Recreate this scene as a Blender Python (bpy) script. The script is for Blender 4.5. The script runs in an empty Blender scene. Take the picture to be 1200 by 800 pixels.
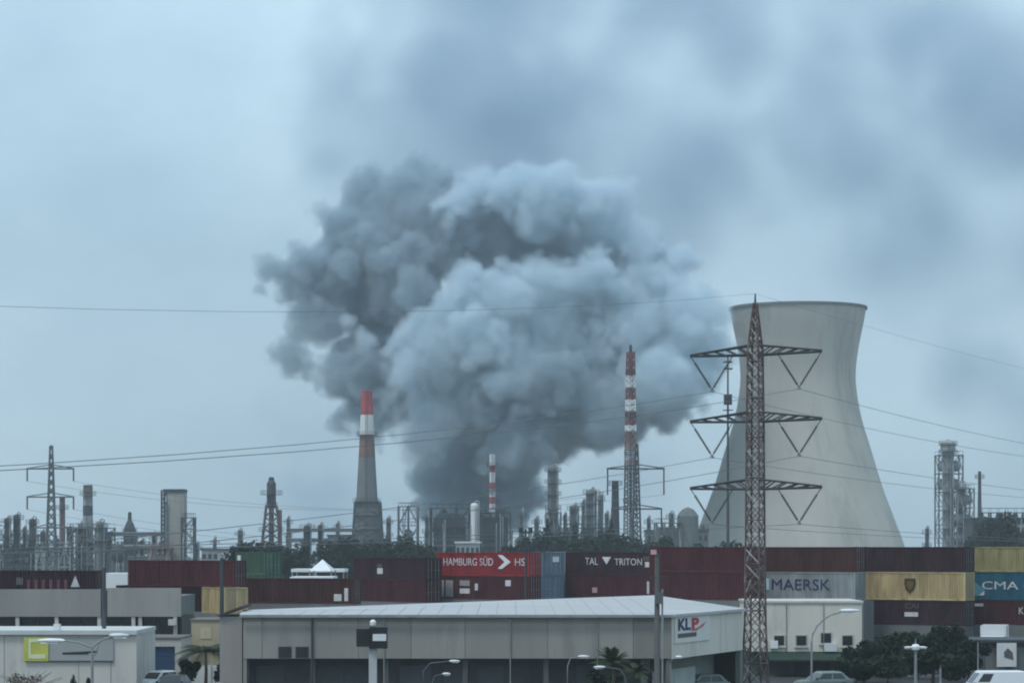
import bpy, math, random
from mathutils import Vector, Matrix
D = bpy.data; SC = bpy.context.scene; COL = SC.collection
random.seed(7)
PI = math.pi
# ------------------------------------------------------------------ camera, world, sun, exposure
FPX, CAMH, HOR = 3000.0, 11.0, 640.0          # focal length in photo pixels, eye height, horizon row
cd = D.cameras.new('camera'); cam = D.objects.new('camera', cd); COL.objects.link(cam); SC.camera = cam
cam.location = (0, 0, CAMH); cam.rotation_euler = (PI / 2, 0, 0)
cd.sensor_width = 36; cd.lens = FPX / 1200 * 36; cd.shift_y = (HOR - 400) / 1200
cd.clip_start = 1; cd.clip_end = 20000

SUN_EL, SUN_AZ = math.radians(58), math.radians(225)
wd = D.worlds.new('World'); SC.world = wd; wd.use_nodes = True
nt = wd.node_tree; bg = nt.nodes['Background']; bg.inputs[1].default_value = 0.1
sky = nt.nodes.new('ShaderNodeTexSky'); sky.sky_type = 'NISHITA'; sky.sun_disc = False
sky.sun_elevation = SUN_EL; sky.sun_rotation = SUN_AZ
tc = nt.nodes.new('ShaderNodeTexCoord')
mp = nt.nodes.new('ShaderNodeMapping'); mp.inputs['Scale'].default_value = (3.2, 3.2, 5.0); mp.inputs['Location'].default_value = (1.3, 0.2, 0.4)
nz = nt.nodes.new('ShaderNodeTexNoise'); nz.inputs['Scale'].default_value = 1.6; nz.inputs['Detail'].default_value = 9; nz.inputs['Roughness'].default_value = .56
rp = nt.nodes.new('ShaderNodeValToRGB')
rp.color_ramp.elements[0].position = .32; rp.color_ramp.elements[0].color = (.388, .568, .712, 1)
rp.color_ramp.elements[1].position = .70; rp.color_ramp.elements[1].color = (.605, .815, .955, 1)
sc10 = nt.nodes.new('ShaderNodeVectorMath'); sc10.operation = 'SCALE'; sc10.inputs['Scale'].default_value = 10.0
mx = nt.nodes.new('ShaderNodeMix'); mx.data_type = 'RGBA'; mx.inputs['Factor'].default_value = .9
nt.links.new(tc.outputs['Generated'], mp.inputs[0]); nt.links.new(mp.outputs[0], nz.inputs['Vector'])
nt.links.new(nz.outputs[0], rp.inputs[0]); # overcast sky: dimmer towards the horizon than overhead
sepz = nt.nodes.new('ShaderNodeSeparateXYZ'); nt.links.new(tc.outputs['Generated'], sepz.inputs[0])
gr = nt.nodes.new('ShaderNodeMapRange'); gr.inputs[1].default_value = 0; gr.inputs[2].default_value = .22; gr.inputs[3].default_value = 8.0; gr.inputs[4].default_value = 11.2
nt.links.new(sepz.outputs[2], gr.inputs[0]); nt.links.new(gr.outputs[0], sc10.inputs['Scale'])
nt.links.new(rp.outputs[0], sc10.inputs[0])
nt.links.new(sky.outputs[0], mx.inputs[6]); nt.links.new(sc10.outputs[0], mx.inputs[7])
nt.links.new(mx.outputs[2], bg.inputs[0])
sd = D.lights.new('sun', 'SUN'); sd.energy = 1.4; sd.angle = math.radians(14); sd.color = (1, .975, .94)
so = D.objects.new('sun', sd); COL.objects.link(so)
so.rotation_euler = (PI / 2 - SUN_EL, 0, -(SUN_AZ - PI)); so.location = (0, 0, 400)
SC.view_settings.view_transform = 'Standard'; SC.view_settings.look = 'None'
SC.view_settings.exposure = 0.12; SC.view_settings.gamma = 1
SC.cycles.use_denoising = True
SC.cycles.max_bounces = 8; SC.cycles.volume_bounces = 5; SC.cycles.transparent_max_bounces = 8
SC.cycles.filter_width = 2.0
SC.cycles.volume_step_rate = 1.8

# ------------------------------------------------------------------ helpers
def P(x, y, d):
    """a point of the place from where it shows in the photograph and its distance"""
    return Vector(((x - 600) * d / FPX, d, CAMH - (y - HOR) * d / FPX))
def X(x, d): return (x - 600) * d / FPX
def Z(y, d): return CAMH - (y - HOR) * d / FPX

MATS = {}
def mat(name, col, rough=.8, var=.22, scale=.6, stretch=(1, 1, 1), metal=0, stain=None, stain_amt=.5, bump=0, rnd=.12, spec=.3):
    if name in MATS: return MATS[name]
    m = D.materials.new(name); m.use_nodes = True; t = m.node_tree; b = t.nodes['Principled BSDF']
    b.inputs['Roughness'].default_value = rough; b.inputs['Metallic'].default_value = metal
    b.inputs['Specular IOR Level'].default_value = spec
    if name.endswith('container_paint'): b.inputs['Specular IOR Level'].default_value = .12
    c = t.nodes.new('ShaderNodeTexCoord'); mpg = t.nodes.new('ShaderNodeMapping'); mpg.inputs['Scale'].default_value = stretch
    oi = t.nodes.new('ShaderNodeObjectInfo')
    sh = t.nodes.new('ShaderNodeVectorMath'); sh.operation = 'MULTIPLY_ADD'
    t.links.new(oi.outputs['Random'], sh.inputs[0]); sh.inputs[1].default_value = (40, 23, 31)
    t.links.new(c.outputs['Object'], sh.inputs[2]); t.links.new(sh.outputs[0], mpg.inputs[0])
    n = t.nodes.new('ShaderNodeTexNoise'); n.inputs['Scale'].default_value = scale; n.inputs['Detail'].default_value = 6; n.inputs['Roughness'].default_value = .62
    t.links.new(mpg.outputs[0], n.inputs['Vector'])
    r = t.nodes.new('ShaderNodeValToRGB'); r.color_ramp.elements[0].position = .3; r.color_ramp.elements[1].position = .7
    r.color_ramp.elements[0].color = (*[v * (1 - var) for v in col], 1); r.color_ramp.elements[1].color = (*[min(.9, v * (1 + var)) for v in col], 1)
    t.links.new(n.outputs[0], r.inputs[0]); out = r.outputs[0]
    hv = t.nodes.new('ShaderNodeHueSaturation')
    mr = t.nodes.new('ShaderNodeMapRange'); mr.inputs[3].default_value = 1 - rnd; mr.inputs[4].default_value = 1 + rnd
    t.links.new(oi.outputs['Random'], mr.inputs[0]); t.links.new(mr.outputs[0], hv.inputs['Value']); t.links.new(out, hv.inputs['Color']); out = hv.outputs[0]
    if stain:
        n2 = t.nodes.new('ShaderNodeTexNoise'); n2.inputs['Scale'].default_value = scale * 1.7; n2.inputs['Detail'].default_value = 8; n2.inputs['Roughness'].default_value = .7
        t.links.new(mpg.outputs[0], n2.inputs['Vector'])
        r2 = t.nodes.new('ShaderNodeValToRGB'); r2.color_ramp.elements[0].position = .52; r2.color_ramp.elements[1].position = .68
        r2.color_ramp.elements[0].color = (0, 0, 0, 1); r2.color_ramp.elements[1].color = (stain_amt,) * 3 + (1,)
        t.links.new(n2.outputs[0], r2.inputs[0])
        mm = t.nodes.new('ShaderNodeMix'); mm.data_type = 'RGBA'
        t.links.new(r2.outputs[0], mm.inputs['Factor']); t.links.new(out, mm.inputs[6]); mm.inputs[7].default_value = (*stain, 1); out = mm.outputs[2]
    t.links.new(out, b.inputs['Base Color'])
    if bump:
        bp = t.nodes.new('ShaderNodeBump'); bp.inputs['Strength'].default_value = bump; bp.inputs['Distance'].default_value = .05
        t.links.new(n.outputs[0], bp.inputs['Height']); t.links.new(bp.outputs[0], b.inputs['Normal'])
    MATS[name] = m
    return m
V3 = (1, 1, .16)
def paint(name, col, **k):
    k.setdefault('rough', .6); k.setdefault('stretch', (1, 1, .2)); k.setdefault('scale', .9); k.setdefault('stain', (.09, .045, .03)); k.setdefault('stain_amt', .6); k.setdefault('var', .34)
    return mat(name, col, **k)

class MB:
    def __init__(s): s.v = []; s.f = []
    def add(s, vs, fs):
        o = len(s.v); s.v += [tuple(v) for v in vs]; s.f += [tuple(i + o for i in f) for f in fs]; return s
    def mm(s, x0, x1, y0, y1, z0, z1):
        return s.add([(x0, y0, z0), (x1, y0, z0), (x1, y1, z0), (x0, y1, z0), (x0, y0, z1), (x1, y0, z1), (x1, y1, z1), (x0, y1, z1)],
                     [(0, 3, 2, 1), (4, 5, 6, 7), (0, 1, 5, 4), (1, 2, 6, 5), (2, 3, 7, 6), (3, 0, 4, 7)])
    def box(s, c, sz, rz=0):
        x, y, z = [q / 2 for q in sz]; M = Matrix.Rotation(rz, 3, 'Z')
        vs = [Vector(c) + M @ Vector((a * x, b * y, e * z)) for e in (-1, 1) for a, b in ((-1, -1), (1, -1), (1, 1), (-1, 1))]
        return s.add(vs, [(0, 3, 2, 1), (4, 5, 6, 7), (0, 1, 5, 4), (1, 2, 6, 5), (2, 3, 7, 6), (3, 0, 4, 7)])
    def tube(s, p0, p1, r0, r1=None, n=8, caps=True):
        p0, p1 = Vector(p0), Vector(p1); r1 = r0 if r1 is None else r1
        d = (p1 - p0).normalized(); a = d.orthogonal().normalized(); b = d.cross(a)
        off = PI / n
        vs = [p + (a * math.cos(2 * PI * i / n + off) + b * math.sin(2 * PI * i / n + off)) * r for p, r in ((p0, r0), (p1, r1)) for i in range(n)]
        fs = [(i, (i + 1) % n, n + (i + 1) % n, n + i) for i in range(n)]
        if caps: fs += [tuple(range(n - 1, -1, -1)), tuple(range(n, 2 * n))]
        return s.add(vs, fs)
    def bar(s, p0, p1, w): return s.tube(p0, p1, w * .7071, n=4)
    def path(s, pts, r, n=6, r1=None):
        pts = [Vector(p) for p in pts]; m = len(pts); vs = []
        for i, p in enumerate(pts):
            d = (pts[min(i + 1, m - 1)] - pts[max(i - 1, 0)]).normalized()
            a = d.cross(Vector((.0123, .0317, 1))); a = a.normalized() if a.length > .05 else d.cross(Vector((1, 0, 0))).normalized(); b = d.cross(a)
            rr = r if r1 is None else r + (r1 - r) * i / (m - 1)
            vs += [p + (a * math.cos(2 * PI * k / n) + b * math.sin(2 * PI * k / n)) * rr for k in range(n)]
        fs = [(i * n + k, i * n + (k + 1) % n, (i + 1) * n + (k + 1) % n, (i + 1) * n + k) for i in range(m - 1) for k in range(n)]
        fs += [tuple(range(n - 1, -1, -1)), tuple(range((m - 1) * n, m * n))]
        return s.add(vs, fs)
    def lathe(s, prof, n=24, c=(0, 0), closed=False):
        m = len(prof); vs = [(c[0] + r * math.cos(2 * PI * i / n), c[1] + r * math.sin(2 * PI * i / n), z) for r, z in prof for i in range(n)]
        fs = []
        for k in range(m if closed else m - 1):
            k2 = (k + 1) % m
            fs += [(k * n + i, k * n + (i + 1) % n, k2 * n + (i + 1) % n, k2 * n + i) for i in range(n)]
        if not closed: fs += [tuple(range(n - 1, -1, -1)), tuple(range((m - 1) * n, m * n))]
        return s.add(vs, fs)
    def prism(s, poly, y0, y1):
        """polygon in x,z pulled along y"""
        n = len(poly); vs = [(x, y0, z) for x, z in poly] + [(x, y1, z) for x, z in poly]
        return s.add(vs, [tuple(range(n)), tuple(range(2 * n - 1, n - 1, -1))] + [(i, n + i, n + (i + 1) % n, (i + 1) % n) for i in range(n)])
    def mesh(s, name, m, smooth=False):
        me = D.meshes.new(name); me.from_pydata(s.v, [], s.f); me.update()
        if m: me.materials.append(m)
        if smooth:
            for p in me.polygons: p.use_smooth = True
        return me
    def build(s, name, m, parent=None, smooth=False):
        return link(name, s.mesh(name, m, smooth), parent)
def link(name, me, parent=None, loc=None, rot=None):
    o = D.objects.new(name, me); COL.objects.link(o); o.parent = parent
    if loc is not None: o.location = loc
    if rot is not None: o.rotation_euler = rot
    return o
def tag(o, label, cat, group=None):
    o['label'] = label; o['category'] = cat
    if group: o['group'] = group
    return o
def thing(name, label, cat, loc, rz=0, group=None):
    o = D.objects.new(name, None); COL.objects.link(o); o.location = loc; o.rotation_euler = (0, 0, rz); o.empty_display_size = .3
    return tag(o, label, cat, group)
def struct(o, kind='structure'): o['kind'] = kind; return o
def smooth_angle(o):
    for p in o.data.polygons: p.use_smooth = True
    return o
def glyphs(txt, bold=0):
    cu = D.curves.new('t', 'FONT'); cu.body = txt; cu.size = 1; cu.extrude = .012; cu.offset = bold; cu.resolution_u = 3
    ob = D.objects.new('t', cu); COL.objects.link(ob)
    me = D.meshes.new_from_object(ob.evaluated_get(bpy.context.evaluated_depsgraph_get()))
    D.objects.remove(ob); D.curves.remove(cu); return me
def lettering(txt, height, m, parent, loc, rz=0, width=None, bold=0):
    """one mesh per letter, standing up and facing the viewer"""
    full = glyphs(txt, bold); xs = [v.co.x for v in full.vertices]; ys = [v.co.y for v in full.vertices]
    capt = [v.co.y for v in glyphs('H', bold).vertices]
    x0, w0, y0 = min(xs), max(xs) - min(xs), 0.0; ky = height / (max(capt) - min(capt)); kx = (width / w0) if width else ky
    for i, ch in enumerate(txt):
        if ch == ' ': continue
        end = max(v.co.x for v in glyphs(txt[:i + 1], bold).vertices); me = glyphs(ch, bold); mx_ = max(v.co.x for v in me.vertices)
        for v in me.vertices: v.co = ((v.co.x + end - mx_ - x0) * kx, -v.co.z, (v.co.y - y0) * ky)
        me.name = 'letter'; me.materials.clear(); me.materials.append(m); link('letter', me, parent, loc, (0, 0, rz))

# ------------------------------------------------------------------ materials
concrete = mat('concrete', (.30, .295, .27), .9, .15, .25, V3, stain=(.14, .135, .125), stain_amt=.4)
conc_dark = mat('weathered_concrete', (.16, .17, .168), .9, .2, .3, V3, stain=(.09, .09, .085))
steel_dark = mat('dark_steel', (.055, .06, .065), .6, .25, .4, metal=.2)
steel_grey = mat('grey_steel', (.125, .14, .15), .6, .25, .3, stain=(.1, .08, .065), stain_amt=.5)
steel_pale = mat('pale_steel', (.29, .315, .325), .55, .2, .3, stain=(.2, .17, .14), stain_amt=.4)
steel_rust = mat('rusty_steel', (.12, .08, .07), .8, .4, .6, stain=(.36, .32, .31), stain_amt=.75)
galv = mat('galvanised_steel', (.30, .31, .31), .5, .2, .8, metal=.35)
red_band = mat('red_band_paint', (.36, .055, .06), .7, .2, .3)
white_band = mat('white_band_paint', (.68, .68, .68), .7, .1, .3)
brown_band = mat('brown_band_paint', (.20, .11, .095), .8, .25, .3)
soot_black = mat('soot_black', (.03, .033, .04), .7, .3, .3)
asphalt = mat('asphalt', (.055, .056, .058), .92, .25, .09, stain=(.09, .088, .085), stain_amt=.6, bump=.2)
wall_pale = mat('pale_render_wall', (.56, .53, .485), .9, .09, .35, V3, stain=(.24, .23, .21), stain_amt=.45)
wall_panel = mat('precast_panel', (.272, .257, .232), .9, .09, .3, V3, stain=(.16, .16, .15), stain_amt=.5, rnd=.14)
wall_white = mat('white_panel_wall', (.66, .615, .545), .85, .07, .3, V3, stain=(.3, .29, .27), stain_amt=.4)
wall_grey = mat('grey_parapet_wall', (.335, .315, .295), .9, .1, .3, V3, stain=(.18, .18, .18), stain_amt=.5)
wall_brown = mat('brown_wall', (.16, .145, .13), .9, .2, .4, V3)
wall_beige = mat('beige_wall', (.38, .32, .22), .9, .12, .5, V3, stain=(.2, .16, .11))
roof_white = mat('white_metal_roof', (.43, .42, .425), .55, .08, .12, (.3, 1, 1), stain=(.30, .32, .34), stain_amt=.55)
dark_opening = mat('dark_interior', (.022, .022, .024), .9, .3, .5)
glass = mat('window_glass', (.02, .024, .028), .12, .2, .5, spec=.6)
white_paint = mat('white_paint', (.76, .77, .77), .4, .05, .6, spec=.5)
black_paint = mat('black_paint', (.018, .019, .021), .45, .2, .6)
door_blue = mat('blue_roller_door', (.03, .065, .14), .6, .2, .5, V3)
shutter_grey = mat('grey_shutter', (.13, .132, .135), .6, .15, .5, V3)
awning_green = mat('dark_green_awning', (.025, .05, .035), .8, .3, .5)
ins_mat = mat('insulator_brown', (.05, .04, .038), .4, .2, 1)
wire_mat = mat('wire_grey', (.16, .165, .17), .5, .1, .2)
bark = mat('bark', (.09, .07, .05), .95, .3, 2)
leaf_near = mat('leaf_dark_green', (.016, .030, .014), .8, .55, .8, rnd=.25)
leaf_far = mat('leaf_far_green', (.022, .036, .026), .85, .5, .4, rnd=.3)
leaf_palm = mat('palm_leaf', (.035, .05, .02), .6, .4, 1.2)
tyre_m = mat('tyre_rubber', (.02, .02, .02), .9, .2, 2); chrome = mat('silver_metal', (.5, .5, .5), .3, .1, 1, metal=.8)
lamp_glass = mat('lamp_glass_white', (.8, .8, .76), .3, .05, 1)
logo_navy = mat('navy_print', (.02, .03, .09), .6, .1, 2); logo_red = mat('red_print', (.42, .035, .05), .6, .15, 2)
print_white = mat('white_print', (.62, .60, .60), .7, .15, 1.5); print_grey = mat('grey_print', (.10, .095, .09), .7, .15, 2)
print_brown = mat('brown_print', (.06, .035, .01), .7, .1, 2); sky_print = mat('pale_blue_print', (.45, .62, .70), .6, .1, 2)
yellow_sign = mat('yellow_sign_paint', (.50, .50, .10), .5, .12, .8)

# ------------------------------------------------------------------ ground
g = MB(); nx, ny = 30, 40
g.add([(-1500 + 3000 * i / nx, -300 + 2900 * j / ny, 0) for j in range(ny + 1) for i in range(nx + 1)],
      [(j * (nx + 1) + i, j * (nx + 1) + i + 1, (j + 1) * (nx + 1) + i + 1, (j + 1) * (nx + 1) + i) for j in range(ny) for i in range(nx)])
struct(g.build('ground', mat('dry_ground', (.12, .115, .10), .95, .3, .05)))
struct(MB().mm(-110, 110, 172, 330, -.2, .004).build('container_yard', asphalt))
struct(MB().mm(-110, 110, 150, 171.9, -.2, .008).build('road', asphalt))
struct(MB().mm(-110, 110, 171.9, 175.5, -.2, .13).build('pavement', conc_dark))

# ------------------------------------------------------------------ cooling tower
def catmull(pts, n):
    out = []
    for i in range(len(pts) - 1):
        p = [Vector(pts[max(0, min(len(pts) - 1, i + k))]) for k in (-1, 0, 1, 2)]
        for k in range(n):
            t = k / n
            out.append(.5 * ((2 * p[1]) + (-p[0] + p[2]) * t + (2 * p[0] - 5 * p[1] + 4 * p[2] - p[3]) * t * t + (-p[0] + 3 * p[1] - 3 * p[2] + p[3]) * t ** 3))
    return out + [Vector(pts[-1])]
CTD = 870; s_ = CTD / FPX
ct = thing('cooling_tower', 'huge pale concrete hyperboloid cooling tower beside the smoke', 'cooling tower', (X(935, CTD), CTD, 0))
prof = [(79.5, 361), (76.5, 378), (71, 405), (67.5, 432), (68, 455), (74, 490), (86, 530), (98, 570), (111, 605), (124, 640), (131, 660)]
pts = [(r * s_, Z(y, CTD)) for r, y in prof][::-1]
cv = catmull([(a, b, 0) for a, b in pts], 6)
outer = [(p.x, p.y) for p in cv]
MB().lathe(outer + [(r - .8, z) for r, z in outer[::-1]], 96, closed=True).build('shell', mat('tower_concrete', (.50, .475, .425), .92, .14, .05, (1, 1, .10), stain=(.25, .235, .205), stain_amt=.6, bump=.3), ct, True)
rt, zt = outer[-1]
MB().lathe([(rt + .02, zt - .7), (rt + .4, zt - .6), (rt + .42, zt + .2), (rt - .9, zt + .2), (rt - .9, zt - .65)], 96, closed=True).build('rim', conc_dark, ct)
cr = MB(); r0, z0 = outer[0]
for i in range(32):
    a0 = 2 * PI * i / 32
    for q in (-1, 1):
        a1 = a0 + q * PI / 32
        cr.tube(((r0 + 2) * math.cos(a0), (r0 + 2) * math.sin(a0), -.2), ((r0 - .4) * math.cos(a1), (r0 - .4) * math.sin(a1), z0 + .3), .45, n=6)
cr.build('column', concrete, ct)

# ------------------------------------------------------------------ main transmission tower and its lines
YAW = math.radians(-28)
TD = 200; TX = X(885, TD); k_ = TD / FPX
tw = thing('transmission_tower', 'tall rusty lattice power pylon with three pairs of arms before the cooling tower', 'pylon', (TX, TD, 0), YAW)
def hw(z):   # half width of the body
    tab = [(0, .80), (5, .63), (12, .56), (20.5, .51), (26.3, .45), (30.0, .1)]
    for (a, b), (c, e) in zip(tab, tab[1:]):
        if z <= c: return b + (e - b) * (z - a) / (c - a)
    return .1
zarms = [Z(414, TD), Z(492, TD), Z(571, TD)]
ztop = Z(344, TD)
CS = [(-1, -1), (1, -1), (1, 1), (-1, 1)]
for sx, sy in CS:
    m = MB(); zz = [0, 5, 12, 20.5, 26.3, 30.0]
    for a, b in zip(zz, zz[1:]): m.bar((sx * hw(a), sy * hw(a), a), (sx * hw(b), sy * hw(b), b), .125)
    m.build('leg', steel_rust, tw)
z = .3; lev = [z]
while z < 29.4:
    z += max(.8, hw(z) * 2.0); lev.append(min(z, 29.8))
for i, (a, b) in enumerate(zip(lev, lev[1:])):
    for k in range(4):
        (ax, ay), (bx, by) = CS[k], CS[(k + 1) % 4]
        h0, h1 = hw(a), hw(b)
        MB().bar((ax * h0, ay * h0, a), (bx * h1, by * h1, b), .066).build('brace', steel_rust, tw)
        MB().bar((bx * h0, by * h0, a), (ax * h1, ay * h1, b), .066).build('brace', galv if random.random() < .4 else steel_rust, tw)
    if i % 3 == 0:
        m = MB()
        for k in range(4):
            (ax, ay), (bx, by) = CS[k], CS[(k + 1) % 4]; m.bar((ax * hw(b), ay * hw(b), b), (bx * hw(b), by * hw(b), b), .08)
        m.build('girt', steel_rust, tw)
MB().tube((0, 0, 29.8), (0, 0, ztop), .1, .05).build('peak', steel_dark, tw)
AR = 5.55
clamps = []
for za in zarms:
    for sd_ in (-1, 1):
        m = MB(); h = hw(za)
        tip = (sd_ * AR, 0, za)
        for sy in (-1, 1):
            m.bar((sd_ * h, sy * h, za - .12), (sd_ * AR, 0, za - .05), .125)
            m.bar((sd_ * h, sy * h, za + .62), (sd_ * AR, 0, za + .05), .105)
            for q in range(1, 5):
                t0, t1 = (q - 1) / 5, q / 5
                a0 = Vector((sd_ * h, sy * h, za - .12)).lerp(tip, t0); b0 = Vector((sd_ * h, sy * h, za + .62)).lerp(tip, t1)
                m.bar(a0, b0, .08)
        for q in range(1, 5):
            t = q / 5; m.bar(Vector((sd_ * h, -h, za - .12)).lerp(tip, t), Vector((sd_ * h, h, za - .12)).lerp(tip, t), .08)
        m.build('cross_arm', steel_dark, tw)
        bot = Vector((sd_ * AR * .66, 0, za - 2.75)); clamps.append(bot)
        for top in (Vector((sd_ * AR * .985, 0, za - .1)), Vector((sd_ * AR * .34, 0, za - .1))):
            ins = MB(); dv = (bot - top); ln = dv.length
            ins.tube(top, bot, .035, n=6)
            for q in range(12):
                c = top + dv * (.2 + .68 * q / 11); ins.tube(c, c + dv.normalized() * .09, .12, .07, n=8)
            ins.build('insulator_string', ins_mat, tw)
        MB().box(bot - Vector((0, 0, .08)), (.12, .5, .2)).build('clamp', galv, tw)
MW = Matrix.Translation((TX, TD, 0)) @ Matrix.Rotation(YAW, 4, 'Z')
dirn = Vector((-math.sin(YAW), math.cos(YAW), 0))      # the line runs away to the right, and to the left towards the viewer
def conductor(p, label, sl, sr, r=.021, name='power_line', spanl=360, spanr=210, grp='conductors of the main pylon'):
    pts = []
    for i in range(-30, 31):
        t = i / 30
        q = p + dirn * (t * (spanr if t > 0 else spanl))
        q.z = p.z - 4 * (sr if t > 0 else sl) * abs(t) * (1 - abs(t)); pts.append(q)
    return tag(MB().path(pts, r, 5).build(name, wire_mat), label, 'power line', grp)
nm = [('top', 'left'), ('top', 'right'), ('middle', 'left'), ('middle', 'right'), ('lowest', 'left'), ('lowest', 'right')]
for (lv, sdn), b in zip(nm, clamps):
    conductor(MW @ (b - Vector((0, 0, .12))), f'dark sagging wire hung from the {lv} {sdn} arm of the main pylon', {'top': 11.3, 'middle': 9.8, 'lowest': 2.6}[lv], {'top': 2.6, 'middle': 1.8, 'lowest': 1.2}[lv])
conductor(MW @ Vector((0, 0, ztop)), 'thin earth wire over the peak of the main pylon', 11.3, 1.6, .011)

# ------------------------------------------------------------------ far pylons
def far_pylon(x, d, ytop, arms, label, w=9, drop=0, body=steel_grey):
    k = d / FPX; t = thing('transmission_tower', label, 'pylon', (X(x, d), d, 0), 0, 'pylons of the far line')
    zt = Z(ytop, d); hb = w * k / 2
    for sx, sy in CS: MB().bar((sx * hb * 1.5, sy * hb * 1.5, 0), (sx * hb * .3, sy * hb * .3, zt), .28).build('leg', body, t)
    zz = 0; i = 0; m = MB()
    while zz < zt - 2:
        z1 = min(zt - .5, zz + 2.2); f = lambda q: hb * (1.5 - 1.2 * q / zt)
        for q in range(4):
            (ax, ay), (bx, by) = CS[q], CS[(q + 1) % 4]
            if i % 2: ax, ay, bx, by = bx, by, ax, ay
            m.bar((ax * f(zz), ay * f(zz), zz), (bx * f(z1), by * f(z1), z1), .16); m.bar((bx * f(zz), by * f(zz), zz), (ax * f(z1), ay * f(z1), z1), .16)
        zz = z1; i += 1
    m.build('lattice', body, t)
    MB().tube((0, 0, zt - 1), (0, 0, zt + .3), .22, .1, 6).build('peak', body, t)
    out = []
    for (y, xl, xr) in arms:
        za = Z(y, d)
        for e in ((xl - x) * k, (xr - x) * k):
            MB().bar((0, -hb * .5, za), (e, 0, za), .26).bar((0, hb * .5, za), (e, 0, za), .26).bar((0, 0, za + 1.1), (e, 0, za + .1), .2).build('cross_arm', body, t)
            if drop: MB().tube((e * .97, 0, za), (e * .97, 0, za - drop), .2, .2, 6).build('insulator_string', ins_mat, t)
            out.append(Vector((X(x, d) + e * .97, d, za - drop)))
    return out
w1 = far_pylon(60, 660, 522, [(549, 31, 87), (582, 31, 87), (618, 40, 80)], 'grey lattice power pylon standing among the refinery columns at far left', 9, 3.2, steel_grey)
w2 = far_pylon(746, 640, 520, [(549, 711, 779), (596, 716, 776)], 'dark lattice power pylon with square arms beside the striped flare mast', 9, 6.5, steel_dark)
for i, (a, b, ln) in enumerate([(0, 0, 'left ends of the upper arms'), (1, 1, 'right ends of the upper arms'), (2, 2, 'left ends of the lower arms'), (3, 3, 'right ends of the lower arms')]):
    pa, pb = w1[a], w2[b]; pts = []
    for q in range(41):
        t = q / 40; v = pa.lerp(pb, t); v.z -= 4 * 5.5 * t * (1 - t); pts.append(v)
    tag(MB().path(pts, .04, 4).build('power_line', wire_mat), f'faint distant wire between the two far pylons from the {ln}', 'power line', 'wires of the far line')

# ------------------------------------------------------------------ refinery builders
def ladder(m, x, y, z0, z1, w=.5):
    for q in (-1, 1): m.bar((x + q * w / 2, y, z0), (x + q * w / 2, y, z1), .09)
    z = z0
    while z < z1: m.bar((x - w / 2, y, z), (x + w / 2, y, z), .06); z += .7
def platform(r, rin, z, parent, mt):
    m = MB().lathe([(rin, z - .12), (r, z - .12), (r, z), (rin, z)], 14, closed=True)
    for q in (.55, 1.1): m.lathe([(r - .05, z + q - .05), (r, z + q - .05), (r, z + q + .03), (r - .05, z + q + .03)], 14, closed=True)
    for i in range(10):
        a = 2 * PI * i / 10; m.bar((r * .985 * math.cos(a), r * .985 * math.sin(a), z), (r * .985 * math.cos(a), r * .985 * math.sin(a), z + 1.1), .06)
    m.build('platform', mt, parent)
def column(x, d, ytop, w, label, mt=steel_grey, plats=(), wb=None, cat='process column', grp=None, neck=None, pm=steel_dark, name='process_vessel'):
    k = d / FPX; t = thing(name, label, cat, (X(x, d), d, 0), random.uniform(-.4, .4), grp)
    r = w * k / 2; rb = (wb or w) * k / 2; zt = Z(ytop, d)
    pr = [(rb * 1.12, 0), (rb * 1.05, 3), (rb, 3.2)]
    if neck: pr += [(rb, Z(neck[0], d)), (neck[1] * k / 2, Z(neck[0], d) + 2.0), (neck[1] * k / 2, zt - .9)]; r = neck[1] * k / 2
    else: pr += [(r, zt - r * .6)]
    pr += [(r * .86, zt - r * .28), (r * .5, zt - r * .08), (r * .12, zt)]
    MB().lathe(pr, 20).build('shell', mt, t, False)
    for y in plats:
        z = Z(y, d); platform(max(r, rb) + .9 if not neck else r + 1.0, r * .9, z, t, pm)
    m = MB(); ladder(m, 0, -rb - .35, 0, zt - r); m.build('ladder', pm, t)
    m = MB(); a = .9
    m.path([(rb * 1.2 * math.cos(a) + .2, -rb * 1.2 * math.sin(a), 0), (rb * 1.2 * math.cos(a) + .2, -rb * 1.2 * math.sin(a), zt + .3), (rb * .4, -.2, zt + .6), (0, 0, zt - .1)], .22, 6)
    m.path([(-rb * 1.25, -.3, 0), (-rb * 1.25, -.3, zt * .72), (-rb * .8, 0, zt * .74)], .16, 6).build('pipe', steel_pale, t)
    return t
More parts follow.
